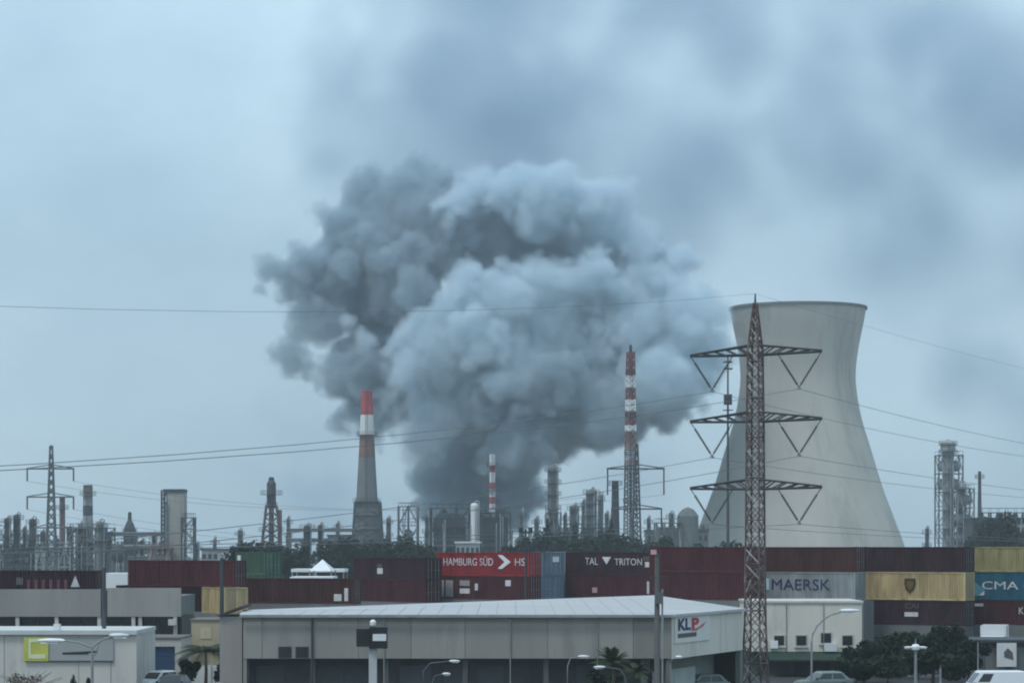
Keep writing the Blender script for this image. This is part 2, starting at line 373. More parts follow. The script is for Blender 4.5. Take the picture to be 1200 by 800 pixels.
def chimney(x, d, ytop, wt, wb, label, bands, collar=(), cat='chimney', grp=None, wcollar=None, ybase=None):
    """bands: (y_top, y_bottom, material) from the top down"""
    k = d / FPX; t = thing('chimney', label, cat, (X(x, d), d, 0), 0, grp)
    zt = Z(ytop, d); yb = ybase or (640 + CAMH * FPX / d)
    def R(y):
        q = max(0, min(1, (y - ytop) / (yb - ytop))); return (wt + (wb - wt) * q ** 1.25) * k / 2
    for i, (ya, yb_, mt) in enumerate(bands):
        n = 6; ys = [ya + (yb_ - ya) * j / n for j in range(n + 1)]
        pr = [(R(y), Z(y, d)) for y in ys][::-1]
        if i == 0: pr += [(R(ya) * .82, Z(ya, d) + .01), (R(ya) * .8, Z(ya, d) - 2)]
        o = MB().lathe(pr, 24).build('band' if len(bands) > 1 else 'shaft', mt, t)
    for y in collar: platform((wcollar * k / 2) if wcollar else R(y) + 1.0, R(y) * .95, Z(y, d), t, steel_dark)
    m = MB(); ladder(m, 0, -R(yb) * .9 - .2, 0, 4)
    n = 20
    pts = [(0, -R(yb + (ytop - yb) * i / n) - .25, Z(yb + (ytop - yb) * i / n, d)) for i in range(n + 1)]
    m.path([(p[0] - .25, p[1], p[2]) for p in pts], .06, 4).path([(p[0] + .25, p[1], p[2]) for p in pts], .06, 4).build('ladder', steel_dark, t)
    return t
def frame(x0, x1, d, ytop, floors, label, mt=steel_grey, depth=None, cat='process structure', vessels=1, roof=False, name='process_structure', rz=0, vm=None, nx=2, clad=None):
    k = d / FPX; t = thing(name, label, cat, (X((x0 + x1) / 2, d), d, 0), rz)
    w = (x1 - x0) * k; dp = depth or w; zt = Z(ytop, d); a, b = w / 2, dp / 2
    for i in range(nx + 1):
        for sy in (-1, 1):
            xx = -a + w * i / nx; MB().bar((xx, sy * b, 0), (xx, sy * b, zt), .32).build('post', mt, t)
    for j in range(1, floors + 1):
        z = zt * j / floors
        m = MB().mm(-a - .25, a + .25, -b - .25, b + .25, z - .22, z)
        for sy in (-1, 1):
            m.bar((-a, sy * b, z + 1.1), (a, sy * b, z + 1.1), .1)
            for i in range(7): m.bar((-a + w * i / 6, sy * b, z), (-a + w * i / 6, sy * b, z + 1.1), .07)
        m.build('floor_deck', mt, t)
        br = MB(); z0 = zt * (j - 1) / floors
        for sy in (-1, 1):
            for i in range(nx):
                xa, xb = -a + w * i / nx, -a + w * (i + 1) / nx
                if (i + j) % 2: xa, xb = xb, xa
                br.bar((xa, sy * b, z0), (xb, sy * b, z), .17)
        for sx in (-1, 1): br.bar((sx * a, -b if j % 2 else b, z0), (sx * a, b if j % 2 else -b, z), .17)
        br.build('brace', mt, t)
    for v in range(vessels):
        j = v % floors; z0 = zt * j / floors; hh = zt / floors; rr = min(hh * .3, dp * .3, w * .28)
        xx = random.uniform(-a * .45, a * .45)
        if random.random() < .5: MB().lathe([(rr * .3, z0), (rr, z0 + hh * .12), (rr, z0 + hh * .66), (rr * .3, z0 + hh * .8)], 14, (xx, 0)).build('vessel', vm or steel_pale, t)
        else:
            L = w * .36; MB().tube((-L, 0, z0 + hh * .4), (L, 0, z0 + hh * .4), rr, n=12).tube((-L - rr * .5, 0, z0 + hh * .4), (-L, 0, z0 + hh * .4), rr * .5, rr, n=12).tube((L, 0, z0 + hh * .4), (L + rr * .5, 0, z0 + hh * .4), rr, rr * .5, n=12).build('vessel', vm or steel_pale, t)
    p = MB()
    for i in range(3):
        xx = random.uniform(-a, a); p.path([(xx, -b - .4, 0), (xx, -b - .4, zt * random.uniform(.6, 1)), (xx + random.uniform(-1, 1), 0, zt * .97)], .17, 6)
    p.build('pipe', steel_pale, t)
    if clad:
        c0, c1, z0, z1, cm = clad
        MB().mm(c0 * k, c1 * k, -b * .8, b * .8, Z(z1, d), Z(z0, d)).build('cladding', cm, t)
    return t
def tank(x, d, ytop, w, label, mt=steel_pale, dome=.25, cat='storage tank', grp=None):
    k = d / FPX; t = thing('storage_tank', label, cat, (X(x, d), d, 0), random.random(), grp)
    r = w * k / 2; zt = Z(ytop, d); zd = zt - r * dome
    MB().lathe([(r, 0), (r, zd)], 32).build('shell', mt, t)
    MB().lathe([(r * 1.02, zd - .1), (r * 1.02, zd + .15), (r * .8, zd + (zt - zd) * .45), (r * .5, zd + (zt - zd) * .8), (r * .1, zt)], 32).build('roof', mt, t)
    m = MB(); n = 12
    for i in range(n + 1):
        aa = -PI * .1 - PI * .8 * i / n
        m.bar((r * 1.03 * math.cos(aa), r * 1.03 * math.sin(aa), zd * i / n), (r * 1.12 * math.cos(aa), r * 1.12 * math.sin(aa), zd * i / n), .35)
    m.build('stair', steel_dark, t)
    return t
def piperack(x0, x1, d, ys, label, npipe=3, depth=5):
    k = d / FPX; t = thing('pipe_rack', label, 'pipe rack', (X((x0 + x1) / 2, d), d, 0)); a = (x1 - x0) * k / 2; zt = Z(min(ys), d)
    n = max(2, int(2 * a / 7))
    for i in range(n + 1):
        xx = -a + 2 * a * i / n
        MB().bar((xx, -depth / 2, 0), (xx, -depth / 2, zt), .3).bar((xx, depth / 2, 0), (xx, depth / 2, zt), .3).build('post', steel_grey, t)
    for y in ys:
        z = Z(y, d); m = MB()
        for sy in (-1, 1): m.bar((-a, sy * depth / 2, z), (a, sy * depth / 2, z), .3)
        for i in range(n + 1): m.bar((-a + 2 * a * i / n, -depth / 2, z), (-a + 2 * a * i / n, depth / 2, z), .25)
        m.build('beam', steel_grey, t)
        for q in range(npipe):
            yy = -depth / 2 + depth * (q + .5) / npipe; rr = random.uniform(.2, .45)
            MB().tube((-a - 1, yy, z + .15 + rr), (a + 1, yy, z + .15 + rr), rr, n=8).build('pipe', random.choice([steel_pale, steel_grey, steel_dark]), t)
    return t
def block(x0, x1, d, ytop, label, mt, depth=10, wins=None, cat='building', name='industrial_building', roofm=None):
    k = d / FPX; t = thing(name, label, cat, (X((x0 + x1) / 2, d), d, 0)); a = (x1 - x0) * k / 2; zt = Z(ytop, d)
    MB().mm(-a, a, 0, depth, 0, zt).build('wall', mt, t)
    MB().mm(-a - .3, a + .3, -.3, depth + .3, zt + .003, zt + .45).build('roof', roofm or steel_dark, t)
    if wins:
        cols, rows = wins
        for j in range(rows):
            for i in range(cols):
                ww = 2 * a / cols; cx = -a + ww * (i + .5); zz = zt - 1.2 - 3.2 * j
                MB().mm(cx - ww * .3, cx + ww * .3, -.09, .05, zz - 1.5, zz).build('window', glass, t)
    return t

# ---- left cluster
column(9, 720, 606, 8, 'leftmost dark slim refinery column with round platforms', steel_dark, (612, 628, 645))
column(20, 722, 602, 9, 'tallest of the three dark columns near the left edge', steel_dark, (608, 625, 642))
column(38, 718, 607, 8, 'dark column just left of the far left pylon', steel_dark, (613, 632, 648))
frame(0, 52, 712, 637, 3, 'low dark process frame at the left edge under three columns', steel_dark, 12, vessels=4, nx=5)
frame(-30, 2, 730, 615, 4, 'grey open process frame cut by the left edge of the view', steel_grey, 10, vessels=3, nx=3)
chimney(73, 745, 582, 6.5, 8, 'thin brownish grey chimney right of the far left pylon', [(582, 588, steel_dark), (588, 686, brown_band)], (596,))
chimney(103, 740, 568, 11, 14, 'banded dark and pale chimney standing over the left refinery', [(568, 579, steel_rust), (579, 592, steel_pale), (592, 604, steel_dark), (604, 616, steel_pale), (616, 684, conc_dark)], (580,))
frame(84, 130, 705, 618, 5, 'dense grey green process frame at the foot of the banded chimney', conc_dark, 14, vessels=7, nx=4)
column(95, 702, 612, 8, 'short column left in the frame below the banded chimney', conc_dark, (622,))
column(117, 698, 610, 10, 'stout column right of the banded chimney foot', conc_dark, (618, 634))
frame(46, 86, 700, 640, 2, 'low frame of pale legs at the foot of the far left pylon', steel_pale, 10, vessels=4, nx=6)
for x, d, y, w, lab in ((29, 735, 617, 5, 'thin pipe column between the left edge columns'), (50, 738, 622, 6, 'short column hidden behind the far left pylon body'), (66, 725, 630, 7, 'stubby column between the far left pylon and the thin brown chimney'), (82, 730, 616, 6, 'slender column left of the banded chimney'),
                        (129, 728, 624, 6, 'slender column right of the dense grey green frame'), (167, 735, 632, 6, 'short column right of the cone tower'), (181, 728, 624, 6, 'slender column left of the concrete block tower'), (231, 740, 636, 6, 'short column right of the concrete block tower')):
    column(x, d, y, w, lab, steel_dark, (y + 8,))
frame(-10, 60, 760, 626, 4, 'far grey process frame behind the left edge columns', conc_dark, 10, vessels=6, nx=6)
frame(140, 190, 745, 634, 3, 'grey frame behind the pipe rack', conc_dark, 8, vessels=4, nx=4)
# spherical tank
SPD = 690; kk = SPD / FPX; sp = thing('sphere_tank', 'dark round gas sphere on legs under the pipe rack', 'storage tank', (X(139, SPD), SPD, 0))
zc = Z(648, SPD); rr = 11 * kk
MB().lathe([(max(.05, rr * math.sin(PI * i / 12)), zc - rr * math.cos(PI * i / 12)) for i in range(13)], 20).build('shell', steel_dark, sp)
for i in range(8):
    a = 2 * PI * i / 8; MB().tube((rr * .97 * math.cos(a), rr * .97 * math.sin(a), 0), (rr * .97 * math.cos(a), rr * .97 * math.sin(a), zc), .18, n=6).build('leg', steel_grey, sp)
# conical tower
cn = thing('hopper_tower', 'dark cone shaped tower with a thin spout above the pipe rack', 'tower', (X(152, 730), 730, 0)); k = 730 / FPX
MB().lathe([(7.5 * k, 0), (7.5 * k, Z(622, 730)), (5 * k, Z(614, 730)), (2.4 * k, Z(609, 730)), (2 * k, Z(600, 730)), (.8 * k, Z(599.4, 730))], 16).build('shell', steel_dark, cn)
platform(8.6 * k, 6 * k, Z(623, 730), cn, steel_dark); m = MB(); ladder(m, 0, -8 * k, 0, Z(624, 730)); m.build('ladder', steel_grey, cn)
piperack(122, 196, 708, (627, 641, 655), 'long two deck pipe rack between the chimney and the concrete block tower', 4)
# concrete block tower
bt = thing('coker_tower', 'tall pale concrete block tower with a dark open frame on its left side', 'tower', (X(207, 700), 700, 0)); k = 700 / FPX
MB().mm(-9 * k, 10.5 * k, -3, 3, 0, Z(577, 700)).build('shaft', concrete, bt)
MB().mm(-14 * k, 10.8 * k, -3.3, 3.3, Z(577, 700) + .01, Z(573, 700)).build('top_deck', steel_dark, bt)
for j in range(9):
    z = Z(577 + j * 10, 700) - .4; MB().mm(-16 * k, -9.05 * k, -2.8, 2.8, z - .3, z).build('floor_deck', steel_dark, bt)
for xx in (-16, -12.5):
    for yy in (-2.7, 2.7): MB().bar((xx * k, yy, 0), (xx * k, yy, Z(574, 700)), .4).build('post', steel_dark, bt)
m = MB()
for j in range(9): m.bar((-16 * k, -2.9, Z(587 + j * 10, 700)), (-9.3 * k, -2.9, Z(577 + j * 10, 700)), .22)
m.build('brace', steel_dark, bt)
MB().path([(-10 * k, -3.4, 0), (-10 * k, -3.4, Z(590, 700))], .4, 8).build('pipe', steel_grey, bt)
frame(214, 228, 697, 606, 6, 'slim dark lattice stair frame on the right of the block tower', steel_dark, 4, vessels=2, nx=1)
frame(176, 200, 692, 641, 2, 'low reddish frame at the foot of the block tower', brown_band, 8, vessels=2, nx=3)
block(236, 276, 780, 644, 'pale distant shed right of the block tower', steel_pale, 12, (6, 1))
tank(262, 760, 648, 14, 'small pale domed tank beside the distant shed')
# flare tower at 317
ft = thing('flare_tower', 'reddish brown flare tower with round platforms and a dark head', 'tower', (X(318, 720), 720, 0)); k = 720 / FPX
MB().lathe([(3.2 * k, 0), (3.0 * k, Z(596, 720)), (5.4 * k, Z(592, 720)), (5.4 * k, Z(566, 720)), (3.4 * k, Z(563, 720)), (3.0 * k, Z(559, 720)), (.6 * k, Z(558.5, 720))], 16).build('stack', steel_dark, ft)
for y, r in ((579, 13), (593, 7), (622, 15)): platform(r * k, 3 * k, Z(y, 720), ft, steel_dark)
MB().tube((10 * k, 0, 0), (10 * k, 0, Z(597, 720)), 3 * k, 2.4 * k, 14).build('riser', brown_band, ft)
for sx, sy in CS: MB().bar((sx * 16 * k, sy * 8 * k, 0), (sx * 6 * k, sy * 4 * k, Z(592, 720)), .4).build('leg', steel_rust, ft)
m = MB(); n = 7
for i in range(n):
    z0, z1 = Z(592, 720) * i / n, Z(592, 720) * (i + 1) / n; f = lambda z: (16 - 10 * z / Z(592, 720)) * k; h = lambda z: (8 - 4 * z / Z(592, 720)) * k
    for sy in (-1, 1): m.bar((-f(z0), sy * h(z0), z0), (f(z1), sy * h(z1), z1), .22).bar((f(z0), sy * h(z0), z0), (-f(z1), sy * h(z1), z1), .22)
    for sx in (-1, 1): m.bar((sx * f(z0), -h(z0), z0), (sx * f(z1), h(z1), z1), .22)
m.build('lattice', steel_rust, ft)
column(360, 600, 615, 9, 'short dark column left of the twin columns pair', steel_dark, (620, 636))
column(376, 604, 614, 7, 'thinner dark column of the pair left of the red topped chimney', steel_dark, (622,))
block(384, 414, 690, 628, 'low grey plant building left of the red topped chimney', conc_dark, 10, (5, 1))
piperack(340, 416, 740, (622, 634), 'pipe rack at the left foot of the red topped chimney', 3)
# ---- red topped chimney with scaffold base
chimney(430, 760, 458, 13, 38, 'tall tapering chimney with a red and white top in front of the smoke',
        [(458, 486, red_band), (486, 509, white_band), (509, 536, brown_band), (536, 600, conc_dark), (600, 683, conc_dark)], (510, 588), wcollar=None)
k = 760 / FPX; sk = thing('scaffold_skirt', 'dark splayed lattice skirt around the foot of the red topped chimney', 'lattice frame', (X(431, 760), 760, 0))
za_, hwb, hwt = Z(588, 760), 19.5 * k, 14 * k
hh = lambda z: hwb + (hwt - hwb) * z / za_
for sx, sy in CS: MB().bar((sx * hwb, sy * hwb, 0), (sx * hwt, sy * hwt, za_), .55).build('leg', steel_dark, sk)
for j in range(6):
    z0, z1 = za_ * j / 6, za_ * (j + 1) / 6; m = MB()
    for q in range(4):
        (ax, ay), (bx, by) = CS[q], CS[(q + 1) % 4]
        m.bar((ax * hh(z0), ay * hh(z0), z0), (bx * hh(z1), by * hh(z1), z1), .2).bar((bx * hh(z0), by * hh(z0), z0), (ax * hh(z1), ay * hh(z1), z1), .2)
    m.build('brace', steel_dark, sk); m = MB()
    for q in range(4):
        (ax, ay), (bx, by) = CS[q], CS[(q + 1) % 4]; m.bar((ax * hh(z1), ay * hh(z1), z1), (bx * hh(z1), by * hh(z1), z1), .4)
    m.build('girt', steel_dark, sk)
frame(467, 490, 790, 593, 4, 'grey lattice structure half lost in smoke beside the chimney', steel_grey, 6, vessels=3)
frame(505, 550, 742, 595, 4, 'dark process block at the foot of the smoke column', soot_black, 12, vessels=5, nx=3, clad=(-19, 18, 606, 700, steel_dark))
column(556, 735, 589, 9, 'plain white vertical vessel between two dark blocks', white_band, ())
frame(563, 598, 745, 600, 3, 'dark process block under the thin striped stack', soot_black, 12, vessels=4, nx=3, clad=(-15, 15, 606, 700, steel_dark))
chimney(577, 805, 532, 6.5, 8, 'thin red and white striped stack above the dark blocks',
        [(532, 545, white_band), (545, 553, red_band), (553, 565, white_band), (565, 573, red_band), (573, 582, white_band), (582, 590, red_band), (590, 601, white_band), (601, 680, conc_dark)], (546, 574))
block(534, 562, 700, 636, 'low white roofed shed below the smoke column', steel_pale, 9, (5, 1), roofm=white_band)
column(648, 765, 546, 13, 'tall grey fractionating column with many ring platforms', steel_grey, (552, 566, 580, 596, 612), neck=None)
frame(640, 657, 762, 600, 4, 'grey frame hugging the foot of the tall ringed column', steel_grey, 5, vessels=1)
column(673, 742, 591, 11, 'short grey column between two taller ones', steel_grey, (597, 614))
column(693, 746, 573, 13, 'ringed grey column left of the black chimney', steel_grey, (578, 590, 604, 618), pm=steel_dark)
column(703, 750, 578, 5, 'slim pipe column touching the ringed grey column', steel_pale, (586,))
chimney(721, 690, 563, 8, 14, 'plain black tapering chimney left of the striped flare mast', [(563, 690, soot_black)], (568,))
# ---- striped flare mast
FD = 705; k = FD / FPX
fm = thing('flare_mast', 'tall lattice flare mast with red and white bands in front of the smoke', 'flare stack', (X(739, FD), FD, 0), .3)
dull_red = mat('faded_red_paint', (.17, .062, .06), .8, .3, .3)
bands = [(412, 440, dull_red), (440, 454, white_band), (454, 468, dull_red), (468, 482, white_band), (482, 498, dull_red), (498, 505, white_band), (505, 528, brown_band), (528, 538, steel_pale), (538, 545, brown_band), (545, 600, steel_dark), (600, 688, steel_grey)]
fh = lambda y: (3.6 + 3.4 * max(0, (y - 412) / 276)) * k
for ya, yb, mt in bands:
    m = MB()
    for sx, sy in CS: m.bar((sx * fh(yb), sy * fh(yb), Z(yb, FD)), (sx * fh(ya), sy * fh(ya), Z(ya, FD)), .27)
    n = max(1, round((yb - ya) / 9))
    for i in range(n):
        y0, y1 = yb + (ya - yb) * i / n, yb + (ya - yb) * (i + 1) / n
        for q in range(4):
            (ax, ay), (bx, by) = CS[q], CS[(q + 1) % 4]
            m.bar((ax * fh(y0), ay * fh(y0), Z(y0, FD)), (bx * fh(y1), by * fh(y1), Z(y1, FD)), .17); m.bar((bx * fh(y0), by * fh(y0), Z(y0, FD)), (ax * fh(y1), ay * fh(y1), Z(y1, FD)), .17)
    m.build('lattice_band', mt, fm)
    MB().tube((0, 0, Z(yb, FD)), (0, 0, Z(ya, FD)), .42, n=10).build('riser', mt, fm)
MB().tube((0, 0, Z(412, FD)), (0, 0, Z(404, FD)), .5, .35, 8).build('flare_tip', soot_black, fm)
for y in (438, 486, 532, 588): platform(fh(y) * 1.55, fh(y) * .5, Z(y, FD), fm, steel_dark)
# ---- right of the mast
frame(768, 797, 724, 612, 3, 'grey conveyor frame left of the domed silo', conc_dark, 10, vessels=3, nx=3, clad=(-13, 14, 618, 636, conc_dark))
tank(806, 722, 594, 25, 'grey domed silo left of the cooling tower', conc_dark, .9, 'silo')
block(758, 830, 735, 622, 'long low grey plant building behind the silo', steel_grey, 12, (12, 1))
frame(600, 640, 770, 622, 2, 'low grey frame behind the light mast', steel_grey, 9, vessels=3, nx=4)
frame(655, 715, 735, 618, 2, 'low dark frame of vessels below the grey columns', steel_dark, 9, vessels=5, nx=6)
for x, d, y, w, lab in ((455, 790, 606, 5, 'thin column just right of the red topped chimney skirt'), (500, 770, 602, 4, 'thin column at the left edge of the dark process block'), (612, 775, 598, 4, 'thin column right of the striped stack blocks'),
                        (629, 780, 606, 6, 'short column left of the tall ringed column'), (662, 770, 602, 4, 'thin column between the tall ringed column and the short grey one'), (684, 775, 586, 4, 'thin column touching the left of the ringed grey column'),
                        (711, 770, 600, 5, 'thin column left of the black chimney'), (760, 775, 606, 4, 'thin column right of the striped flare mast'), (786, 770, 600, 5, 'thin column above the grey conveyor frame'), (824, 775, 614, 5, 'thin column right of the domed silo'),
                        (252, 790, 630, 4, 'thin column above the pale distant shed'), (281, 785, 620, 5, 'thin column left of the flare tower'), (338, 780, 606, 4, 'thin column right of the flare tower'), (396, 775, 612, 5, 'thin column left of the chimney skirt'), (1086, 775, 618, 4, 'thin column left of the pale process tower')):
    column(x, d, y, w, lab, steel_grey, (y + 7, y + 22))
# floodlight mast left of the main pylon
ms = thing('mast', 'slim floodlight mast rising just left of the main pylon', 'light mast', (X(853, 420), 420, 0)); k = 420 / FPX
MB().tube((0, 0, 0), (0, 0, Z(415, 420)), .3, .12, 10).build('pole', steel_dark, ms)
MB().box((0, 0, Z(468, 420)), (1.3, 1.0, 1.7)).build('equipment_box', steel_dark, ms)
for y in (424, 432): MB().box((0, 0, Z(y, 420)), (1.5, .3, .25)).build('antenna', steel_dark, ms)
MB().lathe([(.9, Z(480, 420) - .1), (.9, Z(480, 420))], 10).build('platform', steel_dark, ms)
# ---- right complex
frame(1098, 1126, 765, 533, 7, 'tall pale process tower of stacked decks at far right', steel_grey, 7, vessels=9, nx=2)
RCT = thing('process_vessel', 'dark capped column rising out of the right process tower', 'process column', (X(1111, 764), 764, 0)); k = 764 / FPX
MB().lathe([(7 * k, 0), (7 * k, Z(530, 764)), (9 * k, Z(528, 764)), (9 * k, Z(519, 764)), (5 * k, Z(517, 764)), (1 * k, Z(514, 764))], 18).build('shell', steel_pale, RCT)
for y in (521, 531): platform(11 * k, 6 * k, Z(y, 764), RCT, steel_dark)
m = MB(); ladder(m, 0, -9.5 * k, 0, Z(520, 764)); m.build('ladder', steel_dark, RCT)
frame(1119, 1139, 760, 572, 5, 'lower open frame on the right of the pale process tower', steel_grey, 7, vessels=6, nx=2)
column(1128, 762, 566, 9, 'grey vessel column inside the lower right frame', steel_pale, (575, 600))
chimney(1148, 805, 552, 3.5, 8, 'thin dark chimney at far right beside the process tower', [(552, 680, steel_dark)], (560,))
block(1140, 1215, 700, 608, 'dark slate plant building at the right edge', steel_dark, 14, (9, 2))
frame(1150, 1210, 695, 600, 3, 'dark frame of pipes on the plant building at the right edge', steel_dark, 3, vessels=3, nx=6)

# ------------------------------------------------------------------ trees
def leaf_mesh(name, lobes, n, size, mt, seed, flat=.0):
    rnd = random.Random(seed); v = []; f = []
    tot = sum(a * b * c for _, (a, b, c) in lobes)
    for (cx, cy, cz), (a, b, c) in lobes:
        for i in range(max(12, int(n * a * b * c / tot))):
            while True:
                d = Vector((rnd.gauss(0, 1), rnd.gauss(0, 1), rnd.gauss(0, 1)))
                if d.length > .01: break
            d.normalize(); q = rnd.random() ** .45
            p = Vector((cx + d.x * a * q, cy + d.y * b * q, cz + d.z * c * q))
            s = size * rnd.uniform(.6, 1.4); u = Vector((rnd.gauss(0, 1), rnd.gauss(0, 1), rnd.gauss(0, .6))).normalized(); w = u.orthogonal().normalized()
            w.rotate(Matrix.Rotation(rnd.uniform(0, 6.28), 3, u)); o = len(v)
            v += [p - u * s, p + w * s * .45, p + u * s, p - w * s * .45]; f.append((o, o + 1, o + 2, o + 3))
    me = D.meshes.new(name); me.from_pydata(v, [], f); me.materials.append(mt); return me
def tree_proto(seed, kind):
    rnd = random.Random(seed); H = 1.0
    if kind == 'round': lobes = [((rnd.uniform(-.26, .26), rnd.uniform(-.2, .2), rnd.uniform(.42, .82)), (rnd.uniform(.14, .24), rnd.uniform(.14, .22), rnd.uniform(.12, .2))) for _ in range(11)]
    elif kind == 'tall': lobes = [((rnd.uniform(-.09, .09), rnd.uniform(-.09, .09), .25 + .7 * i / 9), (.17 - .013 * i, .16 - .012 * i, .12)) for i in range(10)]
    else: lobes = [((rnd.uniform(-.42, .42), rnd.uniform(-.3, .3), rnd.uniform(.25, .8)), (rnd.uniform(.14, .22), rnd.uniform(.14, .2), rnd.uniform(.12, .2))) for _ in range(15)]
    m = MB(); m.path([(0, 0, 0), (rnd.uniform(-.02, .02), 0, .25), (rnd.uniform(-.03, .03), 0, .6)], .035, 7, .014)
    for (c, _) in lobes[:7]: m.path([(0, 0, rnd.uniform(.2, .4)), Vector(c) * .6 + Vector((0, 0, .12)), c], .014, 5, .005)
    return lobes, m
TREE = {}
def tree(x, y, d, wscale, kind, seed, label, mt=leaf_far, grp='trees behind the containers', n=2400, leaf=.042, base=0):
    key = (kind, seed, mt.name)
    if key not in TREE:
        lobes, m = tree_proto(seed, kind); TREE[key] = (m.mesh('trunk', bark), leaf_mesh('crown', lobes, n, leaf, mt, seed))
    a, b = TREE[key]; h = Z(y, d) / .93
    t = thing('tree', label, 'tree', (X(x, d), d, base), random.uniform(-.5, .5), grp)
    for nm_, me in (('trunk', a), ('crown', b)):
        o = link(nm_, me, t); o.scale = (h * wscale, h * wscale, h)
    return t
for i, (x, y, d, ws, kd, lab) in enumerate([
    (300, 634, 470, 1.3, 'round', 'dark round tree right of the green container'),
    (322, 628, 480, 1.4, 'round', 'broad dark tree at the foot of the flare tower'),
    (343, 640, 470, 1.2, 'round', 'low dark tree between the flare tower and the twin columns'),
    (392, 634, 500, 1.3, 'round', 'bushy tree left of the red topped chimney base'),
    (413, 629, 500, 1.2, 'round', 'dark tree against the left leg of the chimney scaffold'),
    (438, 633, 505, 1.4, 'wide', 'wide low tree in front of the chimney scaffold'),
    (462, 631, 500, 1.3, 'round', 'dark tree right of the chimney scaffold'),
    (486, 634, 510, 1.3, 'round', 'dark tree under the smoky lattice structure'),
    (507, 637, 505, 1.3, 'wide', 'low tree left of the red container stack top'),
    (600, 632, 520, 1.1, 'round', 'tree left of the light mast behind the red container'),
    (625, 628, 520, 1.0, 'round', 'tree just right of the light mast'),
    (641, 620, 530, .9, 'tall', 'pointed dark tree below the tall ringed column'),
    (659, 624, 525, 1.0, 'round', 'dark tree right of the tall ringed column foot'),
    (678, 622, 530, .9, 'tall', 'pointed tree below the short grey column'),
    (699, 626, 520, 1.1, 'round', 'bushy tree below the ringed grey column'),
    (716, 620, 525, .9, 'tall', 'pointed tree at the foot of the black chimney'),
    (732, 626, 520, 1.1, 'round', 'dark tree left of the flare mast foot'),
    (752, 630, 515, 1.2, 'wide', 'wide dark tree right of the flare mast foot'),
    (775, 633, 510, 1.2, 'round', 'tree below the grey conveyor frame'),
    (838, 636, 500, 1.2, 'wide', 'low tree at the left foot of the cooling tower'),
    (862, 634, 500, 1.2, 'round', 'low tree left of the main pylon above the red container'),
    (1150, 618, 560, 1.0, 'round', 'dark tree at the foot of the thin far right chimney'),
    (1172, 606, 560, 1.0, 'round', 'taller dark tree in front of the right plant building'),
    (1193, 612, 560, 1.1, 'wide', 'dark tree cut by the right edge of the view'),
    (285, 640, 330, .8, 'round', 'green tree just behind the green container'),
]):
    tree(x, y, d, ws * .62, kd, 11 + i % 4, lab)

# ------------------------------------------------------------------ shipping containers
CW = 2.44
def container_meshes(L, H):
    W = CW; p = {}
    m = MB()
    for sx in (-1, 1):
        for sy in (-1, 1):
            x, y = sx * (L / 2 - .09), sy * (W / 2 - .09); m.box((x, y, H / 2), (.18, .18, H - .24))
            for z in (.06, H - .06): m.box((sx * (L / 2 - .085), sy * (W / 2 - .085), z), (.19, .19, .12))
    for sy in (-1, 1):
        for z, t in ((.09, .16), (H - .07, .1)): m.box((0, sy * (W / 2 - .06), z), (L - .38, .11, t))
    for sx in (-1, 1):
        for z in (.09, H - .08): m.box((sx * (L / 2 - .06), 0, z), (.11, W - .38, .14))
    p['frame'] = m
    n = int(L / .28); xs = []; L2 = L - .37
    for i in range(n):
        x0 = -L2 / 2 + L2 * i / n; q = L2 / n
        xs += [(x0, 0), (x0 + q * .34, 0), (x0 + q * .5, 1), (x0 + q * .84, 1)]
    xs.append((L2 / 2, 0)); dep = .075
    for nm_, sy in (('side_panel', -1), ('back_panel', 1)):
        m = MB(); k = len(xs); yb = sy * (W / 2 - .035)
        vs = [(x, yb - sy * dep * c, z) for z in (.17, H - .12) for x, c in xs]
        m.add(vs, [(i, i + 1, k + i + 1, k + i) for i in range(k - 1)]); p[nm_] = m
    n = 8; ys = []; W2 = W - .37
    for i in range(n):
        y0 = -W2 / 2 + W2 * i / n; q = W2 / n; ys += [(y0, 0), (y0 + q * .34, 0), (y0 + q * .5, 1), (y0 + q * .84, 1)]
    ys.append((W2 / 2, 0)); k = len(ys)
    p['end_panel'] = MB().add([(-(L / 2 - .035) + dep * c, y, z) for z in (.17, H - .15) for y, c in ys], [(i, i + 1, k + i + 1, k + i) for i in range(k - 1)])
    p['roof_panel'] = MB().mm(-L / 2 + .12, L / 2 - .12, -W / 2 + .115, W / 2 - .115, H - .09, H - .05)
    p['floor_panel'] = MB().mm(-L / 2 + .12, L / 2 - .12, -W / 2 + .12, W / 2 - .12, .1, .16)
    for nm_, s0 in (('door', -1), ('door_leaf', 1)):
        y0, y1 = sorted((s0 * .015, s0 * (W / 2 - .19))); m = MB().mm(L / 2 - .09, L / 2 - .045, y0, y1, .17, H - .16)
        for z in (.55, H * .42, H * .68): m.mm(L / 2 - .045, L / 2 - .03, y0 + .05, y1 - .05, z, z + .1)
        p[nm_] = m
    for nm_, s0 in (('lock_rod', -1), ('lock_rod_pair', 1)):
        m = MB()
        for q in (.3, .78): m.tube((L / 2 - .012, s0 * q, .12), (L / 2 - .012, s0 * q, H - .1), .022, n=5).box((L / 2 - .012, s0 * q, 1.1), (.03, .25, .05))
        p[nm_] = m
    return {k: b.mesh(k, None) for k, b in p.items()}
CM = {}
CGRP = 'shipping containers stacked in the yard'
